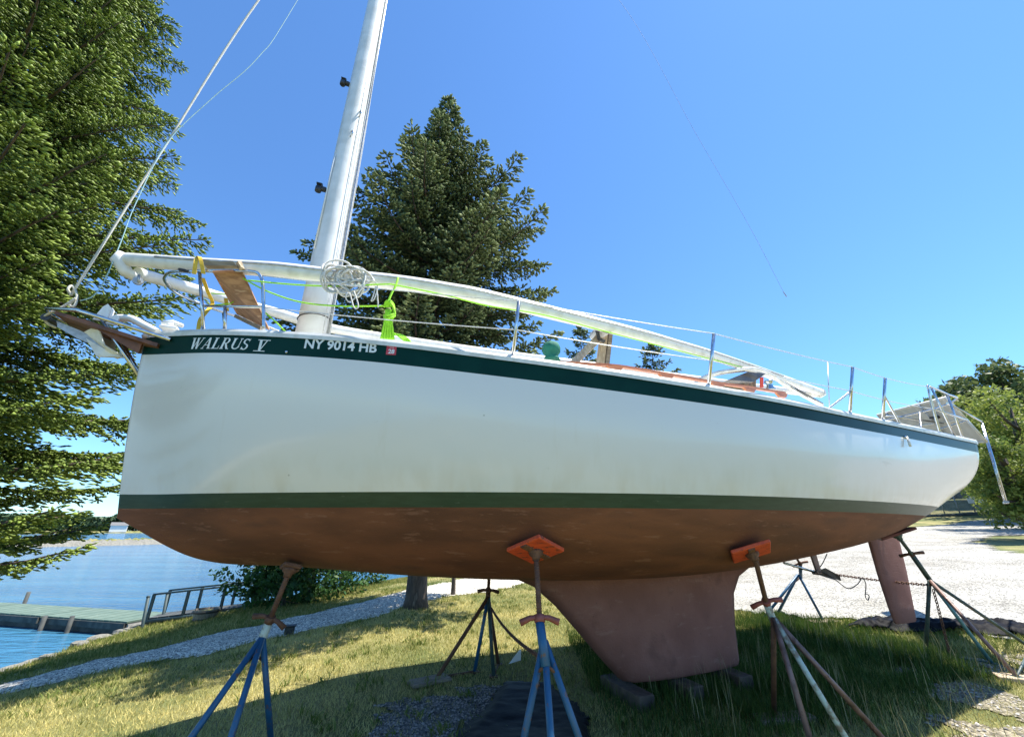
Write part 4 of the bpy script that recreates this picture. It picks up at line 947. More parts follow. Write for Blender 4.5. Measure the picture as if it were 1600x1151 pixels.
for z in (5.05, 6.86):
    o = MB(); c = mp(z) + Vector((-mrad(z) - .03, -.03, 0)); o.box(c, (.07, .05, .05), bev=.008); o.lathe(c + Vector((-.045, 0, 0)), [(.028, -.05), (.034, -.045), (.034, .01)], 12); o.box(c + Vector((-.045, 0, .05)), (.055, .06, .012)); o.box(c + Vector((-.015, 0, .02)), (.012, .05, .07)); o.build('mast_light', M['black'], mast)
p0 = mp(5.55); MB().tube([p0 + Vector((-.10, -.1, 0)), mp(5.0) + Vector((-.11, -.095, 0)), mp(4.2) + Vector((-.115, -.1, 0))], .008, 5).build('cable_conduit', M['white'], mast)
for z, a in ((5.9, -1.4), (6.3, -1.0)):
    c = mp(z) + Vector((mrad(z) * math.cos(a), mrad(z) * math.sin(a), 0)); MB().tube([c + Vector((0, 0, -.05)), c + Vector((.02, -.03, -.02)), c + Vector((.02, -.03, .02)), c + Vector((0, 0, .05))], .009, 6).build('mast_cleat', M['steel'], mast)
for k, (a, s) in enumerate([(-.9, .0), (-.55, .02), (-.25, .035)]):
    pts = []
    for z in np.linspace(3.15, 16.2, 26):
        pts.append(mp(z) + Vector(((mrad(z) + .008 + s * .4) * math.cos(a), (mrad(z) + .008 + s * .4) * math.sin(a), 0)) + Vector((.02 * math.sin(z * .5 + k) ** 2, 0, 0)))
    MB().tube(pts, .0045, 5).build('halyard', M['rope'], mast)
# ---- wishbone boom: two bowed arms
near = [(197, 405, 0), (235, 408, -.10), (300, 413, -.28), (400, 419, -.47), (440, 422, -.53), (520, 431, -.62), (620, 441, -.72), (700, 453, -.77), (760, 464, -.8), (900, 498, -.8), (1000, 523, -.74), (1060, 540, -.68), (1115, 556, -.58), (1200, 584, -.36), (1283, 613, -.02)]
far = [(215, 427, .02), (240, 434, .14), (300, 451, .34), (350, 466, .46), (400, 480, .55), (440, 491, .61), (508, 511, .70), (580, 524, .78)]
wb = bpy.data.objects.new('wishbone_boom', None); C.objects.link(wb); wb.parent = boat; wb.empty_display_size = .1
na = smooth_path([lat(*p) for p in near], 5); MB().tube(na, [.062 + .012 * math.sin(math.pi * i / len(na)) for i in range(len(na))], 16, flat=.8).build('boom_arm', M['spar'], wb)
MB().tube([p + Vector((0, -.058, .012)) for p in na[6:-4]], .012, 6, flat=.8).build('boom_track', M['galv'], wb)
fa = [lat(*p) for p in far]; e = na[-1]; l0 = fa[-1]
for f in (.2, .45, .7, .9, 1.0): fa.append(Vector((l0.x + (e.x - l0.x) * f, .8 * (1 - f ** 2.2) + .02, l0.z + (e.z - .02 - l0.z) * f + .10 * math.sin(math.pi * f))))
fa = smooth_path(fa, 4); MB().tube(fa, .055, 14, flat=.85).build('boom_arm', M['spar'], wb)
c = na[0]; o = MB(); o.tube([c + Vector((-.03, .0, .045)), c + Vector((-.045, 0, -.02)), c + Vector((.03, .02, -.12)), c + Vector((.13, .04, -.155))], [.05, .062, .05, .04], 12); o.build('boom_end_fitting', M['spar'], wb)
c2 = lat(214, 437, -.04); o = MB(); o.lathe(c2 + Vector((0, .02, 0)), [(.036, -.012), (.03, -.006), (.03, .006), (.036, .012)], 16, (.3, -1, 0)); o.tube([c2 + Vector((0, 0, .05)), c2 + Vector((.02, 0, -.02))], .012, 6); o.build('sheave', M['galv'], wb)
for px, py in ((285, 422), (292, 424)):
    c = lat(px, py, -.33); MB().box(c, (.05, .03, .015)).build('boom_cleat', M['black'], wb)
# aft end cap
c = e; MB().tube([e + Vector((-.02, 0, 0)), e + Vector((.03, .02, -.01)), e + Vector((.0, .05, -.06))], [.075, .07, .03], 12).build('boom_end_fitting', M['spar'], wb)

# ---- pulpit
def rail_tube(pts, r=.0125, k=6): return MB().tube(smooth_path(pts, k), r, 10)
zt = 3.545
pl_ = bpy.data.objects.new('pulpit', None); C.objects.link(pl_); pl_.parent = boat; pl_.empty_display_size = .1
def bp(px, py, l): return lat(px, py, l)
A = [bp(412, 516, -.60), bp(411, 450, -.60), bp(406, 430, -.585), bp(392, 424, -.56), bp(350, 423, -.46), bp(300, 424, -.34), bp(268, 425, -.24)]
top = A[4].z; nose = Vector((A[-1].x - .09, -.12, A[-1].z)); A += [nose, Vector((nose.x - .02, 0, nose.z)), Vector((nose.x, .12, nose.z))]
mir = [Vector((p.x, -p.y, p.z)) for p in A[:7]][::-1]
rail_tube(A + mir, .0135).build('rail_tube', M['steel'], pl_)
for sd in (-1, 1):
    fl = lambda v: Vector((v.x, sd * abs(v.y), v.z))
    MB().tube([fl(bp(318, 516, -.38)), fl(bp(312, 425, -.37))], .013, 10).build('post', M['steel'], pl_)
    MB().tube([fl(bp(351, 516, -.47)), fl(bp(352, 479, -.47))], .013, 10).build('post', M['steel'], pl_)
    MB().tube([fl(bp(315, 478, -.375)), fl(bp(410, 479.5, -.6))], .011, 8).build('mid_rail', M['steel'], pl_)
# ---- bow platform
tip = lat(78, 491, 0); z1_ = sheer(0)[1]
o = MB(); T0 = Vector((tip.x, 0, tip.z)); e0 = lat(266, 531, -.30)
ed = [Vector((.22, -.30, z1_ - .0)), Vector((tip.x + .25, -.17, tip.z + .0)), Vector((tip.x + .04, -.12, tip.z)), Vector((tip.x, 0, tip.z))]
ed = ed + [Vector((p.x, -p.y, p.z)) for p in ed[:3]][::-1]
ed[0].z = ed[-1].z = e0.z; pf = bpy.data.objects.new('bow_platform', None); C.objects.link(pf); pf.parent = boat
MB().tube(ed, .016, 10).build('frame_tube', M['steel'], pf)
for j in range(5):
    y0_ = -.14 + j * .058
    f = .72; x0_ = tip.x + .10; zz0 = tip.z - .012; x1_ = .12; zz1 = ed[0].z - .02
    w0_, w1_ = .024, .044
    yc0 = (j - 2) * .05; yc1 = (j - 2) * .10
    MB().add([(x0_, yc0 - w0_, zz0), (x0_, yc0 + w0_, zz0), (x1_, yc1 + w1_, zz1), (x1_, yc1 - w1_, zz1), (x0_, yc0 - w0_, zz0 - .03), (x0_, yc0 + w0_, zz0 - .03), (x1_, yc1 + w1_, zz1 - .03), (x1_, yc1 - w1_, zz1 - .03)],
              [(0, 3, 2, 1), (4, 5, 6, 7), (0, 1, 5, 4), (1, 2, 6, 5), (2, 3, 7, 6), (3, 0, 4, 7)]).build('platform_board', M['mahog'], pf)
o = MB(); o.slab([Vector((tip.x + .28, -.13, tip.z - .05)), Vector((-.02, -.16, 2.90)), Vector((-.02, -.155, 2.80)), Vector((tip.x + .36, -.12, tip.z - .11))], .02); o.build('side_board', M['mahog'], pf)
for sd in (-1, 1): MB().tube([Vector((tip.x + .38, sd * .12, tip.z - .02)), Vector((.02, sd * .02, 2.60))], .014, 8).build('bobstay_strut', M['steel'], pf)
MB().lathe((tip.x + .02, 0, tip.z - .05), [(.032, -.06), (.02, -.03), (.02, .03), (.032, .06)], 14, (0, 1, 0)).build('bow_roller', M['black'], pf)
for px, py, hgt, ln, l in [(156, 501, .125, .075, -.12), (166, 501, .10, .05, .02), (174, 507, .075, .06, -.13)]:
    p = lat(px, py, l); b = MB(); b.add([p + Vector(v) for v in [(-ln * .6, -.008, 0), (ln * .6, -.008, 0), (ln * .5, -.008, hgt), (ln * .1, -.008, hgt * 1.25), (-ln * .2, -.008, hgt), (-ln * .6, .008, 0), (ln * .6, .008, 0), (ln * .5, .008, hgt), (ln * .1, .008, hgt * 1.25), (-ln * .2, .008, hgt)]],
        [(0, 1, 2, 3, 4), (9, 8, 7, 6, 5), (0, 5, 6, 1), (1, 6, 7, 2), (2, 7, 8, 3), (3, 8, 9, 4), (4, 9, 5, 0)]); b.build('roller_cheek', M['white'], pf)
p = lat(266, 514, -.1); o = MB(); o.box(p + Vector((0, 0, .0)), (.13, .10, .03), bev=.008); o.tube([p + Vector((-.07, 0, .045)), p + Vector((.0, 0, .06)), p + Vector((.08, 0, .045))], [.02, .026, .016], 10); o.tube([p, p + Vector((0, 0, .05))], .03, 10); o.build('deck_cleat', M['white'], boat)
# white shank fairing on top of platform
MB().tube(smooth_path([lat(183, 497, -.05), lat(205, 498, -.06), lat(225, 508, -.1), lat(246, 519, -.14)], 4), .03, 8, flat=1.3).build('anchor_chute', M['white'], pf)

# ---- stanchions and lifelines
posts = []
for bx1, by1, tx, ty in [(803, 549, 808, 470), (1113, 600, 1115, 521), (1336, 645, 1331, 573), (1388, 657, 1381, 590)]:
    Pb = on_hull(bx1, by1 + 11); b_, z_ = sheer(Pb.x); Pb = Vector((Pb.x, -b_ + .03, z_ + .03)); Pt = lat(tx, ty, -b_ - .13)
    Pt.x = Pb.x + .35 * (Pt.x - Pb.x)
    posts.append((Pb, Pt))
    for sd in (-1, 1):
        f = lambda v: Vector((v.x, sd * -v.y, v.z)) if sd > 0 else v
        o = MB().tube([f(Pb), f(Pt)], .0135, 10); s_ = o.build('stanchion', M['steel'], boat)
        MB().lathe(f(Pb) - Vector((0, 0, .02)), [(.04, 0), (.035, .012), (.02, .05)], 10).build('stanchion_base', M['galv'], s_)
gate = rail_tube([posts[2][0] + Vector((-.35, .02, 0)), posts[2][0] * .5 + posts[2][1] * .5], .01).build('gate_brace', M['steel'], boat)
rail_tube([posts[3][0] + Vector((.35, .02, 0)), posts[3][0] * .4 + posts[3][1] * .6], .01).build('gate_brace', M['steel'], boat)
# pushpit
pu = bpy.data.objects.new('pushpit', None); C.objects.link(pu); pu.parent = boat
xb = lambda px, py, l: lat(px, py, l)
b9, z9 = sheer(9.05); b8, z8 = sheer(8.2)
pz = z8 + .62
ring = [Vector((8.25, -b8 + .03, z8 + .02)), Vector((8.2, -b8 - .02, z8 + .35)), Vector((8.2, -b8 - .05, pz - .06)), Vector((8.27, -b8 - .04, pz)), Vector((8.9, -b9 - .03, pz)), Vector((9.3, -b9 + .05, pz)), Vector((9.62, -b9 + .45, pz)), Vector((9.72, 0, pz))]
ring = ring + [Vector((p.x, -p.y, p.z)) for p in ring[:-1]][::-1]
rail_tube(ring, .0135, 5).build('rail_tube', M['steel'], pu)
for sd in (-1, 1):
    MB().tube([Vector((8.2, sd * (b8 + .03), pz - .3)), Vector((9.3, sd * (b9 - .03), pz - .3)), Vector((9.6, sd * (b9 - .45), pz - .3))], .011, 8).build('mid_rail', M['steel'], pu)
    MB().tube([Vector((8.95, sd * (b9 - .02), z9)), Vector((8.9, sd * (b9 + .03), pz))], .0125, 8).build('post', M['steel'], pu)
    MB().tube([Vector((8.6, sd * (b9 + .05), z9)), Vector((8.3, sd * (b8 + .04), pz - .02))], .0115, 8).build('post', M['steel'], pu)
    MB().tube([Vector((9.25, sd * .75, z9 + .0)), Vector((9.65, sd * .7, pz))], .0125, 8).build('post', M['steel'], pu)
def wire(name, pts, r, m, parent, sag=.01):
    out = []
    for i in range(len(pts) - 1):
        a, b = Vector(pts[i]), Vector(pts[i + 1])
        for j in range(8): f = j / 8; out.append(a * (1 - f) + b * f + Vector((0, 0, -4 * sag * f * (1 - f) * (b - a).length)))
    out.append(Vector(pts[-1])); return MB().tube(out, r, 5).build(name, m, parent)
for sd in (-1, 1):
    f = lambda v: Vector((v.x, sd * -v.y, v.z)) if sd > 0 else Vector(v)
    tops = [f(p[1]) for p in posts]; mids = [f(p[0] * .5 + p[1] * .5) for p in posts]
    pend = Vector((8.2, sd * (b8 + .05), pz - .02)); pm = Vector((8.2, sd * (b8 + .03), pz - .3)); pst = f(A[2]); pmid = f(bp(411, 480, -.6))
    wire('lifeline', [pst] + tops + [pend], .0042, M['wire'], boat, .006); wire('lifeline', [pmid] + mids + [pm], .0042, M['wire'], boat, .006)
# ---- teak handrail with feet, on the port and starboard coachroof
for sd in (-1, 1):
    pts = [lat(px, py, -1.0) for px, py in [(880, 562), (960, 571), (1040, 584), (1120, 598), (1170, 605), (1226, 614)]]
    P = smooth_path(pts, 6); P = [Vector((p.x, sd * 1.0 if p.x > 4 else sd * (1.0 - .12 * (4 - p.x)), p.z)) for p in P]
    h_ = MB()
    for i in range(len(P) - 1): h_.slab([P[i] + Vector((0, -.016, -.014)), P[i + 1] + Vector((0, -.016, -.014)), P[i + 1] + Vector((0, -.016, .012)), P[i] + Vector((0, -.016, .012))], -.032)
    hr = h_.build('handrail', M['teak'], boat)
    for k in range(6):
        i = min(int(k * (len(P) - 1) / 5), len(P) - 2); p = P[i]; o = MB(); w_ = .09
        o.add([p + Vector(v) for v in [(-w_, -.015, -.012), (w_, -.015, -.012), (w_ * .55, -.015, -.06), (-w_ * .55, -.015, -.06), (-w_, .015, -.012), (w_, .015, -.012), (w_ * .55, .015, -.06), (-w_ * .55, .015, -.06)]],
              [(3, 2, 1, 0), (4, 5, 6, 7), (0, 1, 5, 4), (1, 2, 6, 5), (2, 3, 7, 6), (3, 0, 4, 7)]); o.build('handrail_foot', M['teak'], hr)
# ---- traveller arch, hatch, winch
ar = [(1085, 600), (1098, 590), (1125, 581), (1165, 576), (1185, 577), (1205, 585), (1235, 605), (1285, 632)]
for dl, dpy in ((-.55, 0), (-.35, 2.5)):
    rail_tube([lat(px, py + dpy, dl) for px, py in ar], .022).build('cockpit_arch', M['rail'], boat)
for k in range(3): MB().tube([lat(1200 + 4 * k, 582 + 2 * k, -.5), lat(1262 + 12 * k, 620 + 5 * k, -.62)], .005, 5).build('sheet_line', M['dark_rope'], boat)
o = MB(); q = [lat(1128, 597, -.35), lat(1160, 584, -.35), lat(1190, 585, -.35), lat(1168, 600, -.35)]; o.slab(q, -.1); o.build('companionway_hood', M['smoke'], boat)
o = MB(); q = [lat(1162, 606, -.3), lat(1181, 608, -.3), lat(1182, 588, -.3), lat(1160, 590, -.3)]; o.slab(q, -.4); o.build('hatch_board', M['gold'], boat)
o = MB(); q = [lat(1188, 605, -.45), lat(1193, 605, -.45), lat(1193, 589, -.45), lat(1188, 589, -.45)]; o.slab(q, -.01); o.build('danger_pennant', M['redfl'], boat)
p = lat(1204, 607, -.7); MB().lathe(p, [(.06, -.03), (.055, .0), (.035, .03), (.035, .07), (.055, .09), (.05, .105), (.02, .11)], 16).build('winch', M['steel'], boat)
p = lat(1172, 614, -1.0); MB().tube([p + Vector((-.06, 0, 0)), p + Vector((0, 0, .015)), p + Vector((.06, 0, 0))], .01, 6).build('deck_cleat', M['black'], boat)
p = lat(862, 560, -.85); o = MB(); o.lathe(p + Vector((0, 0, -.03)), [(.085, 0), (.075, .03), (.06, .06), (.085, .09), (.09, .14), (.075, .18), (.03, .205)], 14); wc = o.build('covered_winch', M['canvas'], boat); wc['label'] = 'winch under a dark green canvas cover'
MB().tube([lat(1293, 565, -1.2), lat(1296, 634, -1.2)], .006, 6).build('flag_staff', M['wire'], boat)
# ---- ladder hanging from the stern
la, lb = lat(1535, 660, -.35), lat(1572, 782, -.35)
ld_ = bpy.data.objects.new('boarding_ladder', None); C.objects.link(ld_); ld_.parent = boat
LO = Vector((.27, .115, 0))
for dy in (0, 1): MB().tube([la + LO * dy, lb + LO * dy], .014, 8).build('ladder_rail', M['steel'], ld_)
for k in range(7): f = (k + .7) / 7; c = la * (1 - f) + lb * f; MB().tube([c, c + LO], .012, 6).build('rung', M['steel'], ld_)
MB().tube([Vector((8.95, -b9 + .02, pz - .1)), la + Vector((-.02, 0, .02)), la], .014, 8).build('ladder_hinge_rail', M['steel'], ld_)
MB().box(lb + LO * .5 - Vector((0, 0, .02)), (.30, .06, .03), Matrix.Rotation(.4, 3, 'Z')).build('ladder_foot', M['galv'], ld_)
# ---- solar panels over the stern
lbp = -1.0; Bp = lat(1478, 621, lbp); lo_, hi_ = -.6, 3.0
for _ in range(40):
    m_ = (lo_ + hi_) / 2
    if lat(1370, 648, m_).x > Bp.x: lo_ = m_
    else: hi_ = m_
Ap = lat(1370, 648, lo_)
if (Ap - Bp).length > 4: Ap = lat(1370, 648, 1.1)
Cp = lat(1541, 690, lbp - .05); Dp = Ap + (Cp - Bp)
print('solar', [tuple(round(c, 2) for c in p) for p in (Ap, Bp, Cp, Dp)])
sol = bpy.data.objects.new('solar_panel_rack', None); C.objects.link(sol); sol.parent = boat
pn = (Bp - Ap).cross(Dp - Ap).normalized(); pn = pn if pn.z > 0 else -pn
for k in range(2):
    f0_, f1_ = (0, .495) if k == 0 else (.505, 1)
    q = [Ap + (Dp - Ap) * f0_, Bp + (Cp - Bp) * f0_, Bp + (Cp - Bp) * f1_, Ap + (Dp - Ap) * f1_]
    o = MB(); o.add(q + [v + pn * .012 for v in q], [(0, 1, 2, 3), (3, 2, 1, 0)][:1] + [(4, 7, 6, 5), (0, 4, 5, 1), (1, 5, 6, 2), (2, 6, 7, 3), (3, 7, 4, 0)])
    pan = o.build('solar_panel', M['panel_back'], sol)
    o = MB(); o.slab([v + pn * .0125 for v in q], .003); o.build('cell_face', M['panel_cell'], pan)
    for i in range(4): MB().tube([q[i] + pn * .005, q[(i + 1) % 4] + pn * .005], .018, 4).build('panel_frame', M['rail'], pan)
for f in (.22, .72): MB().tube([Ap + (Bp - Ap) * f - pn * .03, Dp + (Cp - Dp) * f - pn * .03], .016, 6).build('rack_bar', M['galv'], sol)
for f in (.3, .8):
    a_ = Ap + (Bp - Ap) * f + (Dp - Ap) * .5 - pn * .03
    MB().tube([a_, Vector((9.35, a_.y * .7, pz))], .015, 8).build('rack_strut', M['steel'], sol)
MB().box(Bp + (Cp - Bp) * .35 + (Ap - Bp) * .22 - pn * .035, (.14, .1, .03)).build('junction_box', M['black'], sol)

# ================================================================== LOOSE THINGS ON THE BOAT
def tworld(o, pts): return [b2w(p) for p in pts]
def loose(name, label, cat, mb, m, group=None, origin=None):
    """mb holds boat-frame geometry; place it in the world"""
    mb.v = [tuple(b2w(v)) for v in mb.v]
    c = Vector(mb.v[0]) if origin is None else origin
    o = mb.build(name, m, None, c); return tag(o, label, cat, group)
def loose_root(name, label, cat, p, group=None): return thing(name, label, cat, b2w(p), YAW, group)
def rel(mb, p): mb.v = [tuple(Vector(v) - Vector(p)) for v in mb.v]; return mb
# forestay ropes
mt = Vector((1.0, -.05, 16.3))
def line_world(pts, k=8): return smooth_path(pts, k)
for dx, r_, lab, m_ in ((0, .009, 'thick weathered rope stretched from the bow platform tip up beside the tree', 'grope'), (5, .006, 'thinner rope running close alongside the thick bow rope', 'rope')):
    pts = [lat(110 + dx * .3, 462, -.02), lat(262, 222 + dx * .3, -.02), lat(407 + dx * .3, -4, -.02)]
    pts.append(pts[-1] + (mt - pts[-1]) * .5 + Vector((0, 0, -.0))); pts.append(mt)
    loose('bow_rope', lab, 'rope', MB().tube(smooth_path(pts, 8), r_, 6), M[m_])
pts = [lat(*p) for p in [(112, 461, -.02), (106, 452, -.04), (113, 447, -.02), (120, 462, -.03), (116, 478, -.05), (108, 476, -.05), (118, 466, -.06), (100, 478, -.06), (80, 488, -.07), (70, 495, -.05), (74, 505, -.02), (88, 512, .02)]]
loose('knotted_rope', 'weathered rope knotted round the bow roller tip', 'rope', MB().tube(smooth_path(pts, 6), .010, 6), M['grope'])
pts = [lat(*p) for p in [(125, 470, -.05), (146, 462, -.05), (165, 435, -.04), (190, 375, -.04), (212, 318, -.04), (262, 222, -.03), (330, 155, -.02), (405, 88, 0), (470, -8, 0)]]; pts.append(mt)
loose('thin_line', 'thin pale blue line curving up from the bow beside the thick rope', 'rope', MB().tube(smooth_path(pts, 6), .0045, 5), M['bline'])
e_ = lat(1224, 456, 0); q_ = lat(965, -3, 0)
pts = [e_, lat(1170, 352, 0), lat(1085, 205, 0), q_]; 
loose('hanging_halyard', 'thin line hanging from the masthead in the open sky, shackle at its end', 'rope', MB().tube(smooth_path(pts + [Vector((3.2, 0, 14.9)), mt], 6), .0028, 5).tube([e_, e_ + Vector((.05, 0, -.09))], .009, 6), M['dull_line'])
# white rope coil
def cloud_coil(name, label, ctr, rx, rz, n, m, r=.0075, l0=-.7, seed=1, sq=.08):
    rr = random.Random(seed); pts = []
    for k in range(n):
        ox, oz = rr.uniform(-.45, .45) * rx, rr.uniform(-.35, .35) * rz; ax_, az_ = rx * rr.uniform(.35, .85), rz * rr.uniform(.4, .95); ph = rr.uniform(0, .8)
        for j in range(8):
            a = j * 2 * math.pi / 8 + ph * 0; x1, z1q = ax_ * math.cos(a), az_ * math.sin(a)
            pts.append(ctr + Vector((ox + x1 * math.cos(ph) - z1q * math.sin(ph) * .6, rr.uniform(-sq, sq), oz - .25 * ox + x1 * math.sin(ph) * .5 + z1q * math.cos(ph))))
    return loose(name, label, 'rope', MB().tube(smooth_path(pts, 4), r, 5), m)
c = lat(546, 437, -.82); cloud_coil('rope_coil', 'tangled white rope coil hung over the boom beside the mast', c + Vector((0, .02, 0)), .20, .17, 13, M['rope'], .0098, sq=.045)
pts = [lat(*p) for p in [(553, 455, -.84), (560, 478, -.85), (553, 480, -.85), (546, 458, -.84), (540, 465, -.84), (550, 470, -.84), (575, 440, -.84), (590, 445, -.84), (585, 466, -.84), (580, 470, -.84), (583, 462, -.84), (588, 448, -.84), (591, 480, -.84)]]
loose('rope_tail', 'white rope ends dangling below the tangled coil', 'rope', MB().tube(smooth_path(pts, 5), .006, 5), M['rope'])
# lime rope
pts = [lat(*p) for p in [(622, 434, -.8), (618, 447, -.82), (612, 458, -.82), (606, 472, -.82)]]
m1 = MB().tube(smooth_path(pts, 4), .010, 6)
for k in range(4):
    a = lat(600 + 3 * k, 480, -.82); b = lat(613 + k, 478, -.84 + .02 * k); m1.tube(smooth_path([a, lat(604 + 2 * k, 470, -.84), b, lat(617 - k, 492, -.83), lat(609 + k, 500, -.81)], 4), .009, 6)
for k in range(9):
    t_ = (k - 4) / 4; m1.tube(smooth_path([lat(607 + 4 * t_, 484, -.83 + .012 * (k % 3)), lat(606.5 + 4 * t_, 495, -.84), lat(606 + 7 * t_, 512, -.84 + .015 * (k % 2)), lat(605 + 10 * t_, 530, -.84)], 4), .009, 6)
for z_ in (492, 495.5): m1.tube([lat(600, z_, -.82), lat(606, z_ + 2, -.86), lat(614, z_ - 1, -.86), lat(617, z_ - 2, -.82)], .009, 6)
for k in range(4): m1.tube(smooth_path([lat(612, 520 + k, -.82), lat(620 + 2 * k, 523, -.84), lat(628 + 3 * k, 529, -.86), lat(634 + 3 * k, 534 + k, -.86)], 4), .008, 6)
loose('lime_rope_hank', 'bright lime green rope hank hanging under the boom', 'rope', m1, M['lime'])
loose('lime_boom_line', 'long lime green line running below the near boom arm toward the stern', 'rope', MB().tube(smooth_path([lat(*p) for p in [(388, 438, -.6), (452, 444, -.68), (520, 447, -.78), (600, 444, -.86), (622, 446, -.86), (700, 462, -.88), (760, 477, -.88), (850, 492, -.88), (940, 516, -.86), (1050, 545, -.76), (1165, 575, -.5)]], 5), .0065, 6), M['lime'])
loose('lime_foredeck_line', 'lime green line from the plywood board to the rope hank, lower of two', 'rope', MB().tube(smooth_path([lat(*p) for p in [(380, 435, -.5), (420, 456, -.6), (470, 472, -.7), (530, 478, -.78), (600, 478, -.82)]], 5), .0065, 6), M['lime'])
loose('lime_deck_tail', 'short lime green line slanting to the foredeck before the mast', 'rope', MB().tube([lat(412, 486, -.5), lat(430, 502, -.5), lat(448, 520, -.5)], .006, 6).tube([lat(325, 478, -.3), lat(360, 474, -.2), lat(380, 462, -.1), (lat(330, 458, -.1))], .006, 6), M['lime'])
# yellow strap
sm = MB()
def ribbon(mb, pts, w, th=.004):
    P = smooth_path(pts, 5)
    for i in range(len(P) - 1):
        a, b = P[i], P[i + 1]; wv = Vector((w / 2, 0, 0)) if abs((b - a).normalized().x) < .8 else Vector((0, 0, w / 2)); mb.slab([a - wv, b - wv, b + wv, a + wv], th)
ribbon(sm, [lat(*p) for p in [(303, 428, -.42), (306, 408, -.42), (309, 402, -.33), (313, 404, -.42), (318, 428, -.42)]], .03)
ribbon(sm, [lat(*p) for p in [(317, 434, -.3), (325, 456, -.22), (332, 474, -.15), (322, 488, -.25), (313, 500, -.32), (310, 515, -.36)]], .03)
ribbon(sm, [lat(*p) for p in [(353, 466, -.2), (355, 486, -.2)]], .03)
loose('webbing_strap', 'yellow webbing strap lashing the boom end to the pulpit', 'strap', sm, M['strap'])
# plywood board leaning in the pulpit
pw = [lat(332, 425, -.50), lat(378, 423, -.52), lat(421, 516, -.28), lat(370, 491, .05)]
t = loose_root('plywood_board', 'weathered brown plywood board leaning inside the bow pulpit', 'board', pw[0])
rel(MB().slab(pw, .018), pw[0]).build('sheet', M['ply'], t)
rel(MB().slab([lat(324, 420, -.53), lat(322, 414, -.53), lat(368, 413, -.56), lat(373, 420, -.56)], -.05), pw[0]).build('top_batten', M['wood'], t)
rel(MB().slab([lat(368, 412.5, -.56), lat(374, 412.5, -.54), lat(379, 425, -.52), lat(373, 421, -.56)], -.04), pw[0]).build('end_block', M['pale'], t)
rel(MB().slab([lat(370, 498, -.02), lat(372, 493, -.02), lat(412, 512, -.3), lat(411, 518, -.3)], -.03), pw[0]).build('bottom_batten', M['wood'], t)
# crutch under the boom
cb = lat(937, 566, -.55); ct = lat(946, 512, -.62); t = loose_root('boom_crutch', 'lumber crutch propping the boom above the coachroof', 'support', cb)
w_ = .045
rel(MB().slab([cb + Vector((-w_, 0, -.1)), cb + Vector((w_, 0, -.1)), ct + Vector((w_ * .9, 0, 0)), ct + Vector((-w_ * .9, 0, 0))], -.04), cb).build('upright', M['pale'], t)
rel(MB().slab([cb + Vector((w_ + .004, -.01, -.1)), cb + Vector((w_ + .055, -.01, -.1)), ct + Vector((w_ + .05, -.01, -.02)), ct + Vector((w_ + .004, -.01, -.02))], -.07), cb).build('upright', M['wood'], t)
a, b = lat(892, 568, -.85), lat(936, 524, -.66)
rel(MB().slab([a + Vector((-.03, 0, 0)), a + Vector((.05, 0, -.01)), b + Vector((.05, 0, -.03)), b + Vector((-.01, 0, .03))], -.035), cb).build('diagonal_brace', M['pale'], t)
o = MB(); cc = lat(944, 517, -.70); o.tube([cc + Vector((-.02, .16, .0)), cc + Vector((-.03, .0, .0)), cc + Vector((-.04, -.10, -.005))], [.066, .072, .078], 14, caps=False); o.tube([cc + Vector((-.02, .16, .0)), cc + Vector((-.04, -.10, -.005))], [.060, .070], 14, caps=False); rel(o, cb).build('padding_tube', M['tape'], t)
rel(MB().tube([cc + Vector((-.05, -.10, .07)), cc + Vector((-.12, -.03, .0)), cc + Vector((-.09, -.02, -.12)), cc + Vector((-.03, -.03, -.15))], .02, 6), cb).build('tie_wrap', M['black'], t)
# anchors in the rollers
an = thing('anchor', 'pale galvanised plough anchor slung beneath the bow platform tip', 'anchor', b2w(lat(88, 505, 0)), YAW); ab = lat(88, 505, 0)
o = MB(); P = [lat(88, 501, -.02), lat(125, 516, -.02), lat(160, 534, -.02), lat(164, 546, -.02), lat(120, 528, -.02), lat(90, 511, -.02)]
o.add(P + [p + Vector((0, .025, 0)) for p in P], [(0, 1, 2, 3, 4, 5), (11, 10, 9, 8, 7, 6)] + [(i, 6 + i, 6 + (i + 1) % 6, (i + 1) % 6) for i in range(6)]); rel(o, ab).build('shank', M['galv'], an)
o = MB(); h0, h1, h2, h3 = lat(128, 520, 0), lat(152, 508, -.13), lat(163, 540, -.10), lat(193, 557, 0)
for sd in (-1, 1):
    f = lambda v: Vector((v.x, sd * abs(v.y), v.z)); o.slab([h0, f(h1), f(h2), Vector((h2.x - .02, 0, h2.z - .03))], .008); o.slab([Vector((h2.x - .02, 0, h2.z - .03)), f(h2), h3, h3 + Vector((-.03, 0, -.02))], .008)
rel(o, ab).build('fluke', M['white'], an)
rel(MB().slab([lat(134, 528, -.03), lat(165, 546, -.04), lat(193, 558, -.02), lat(150, 556, -.04)], .02), ab).build('keel_plate', M['rail'], an)

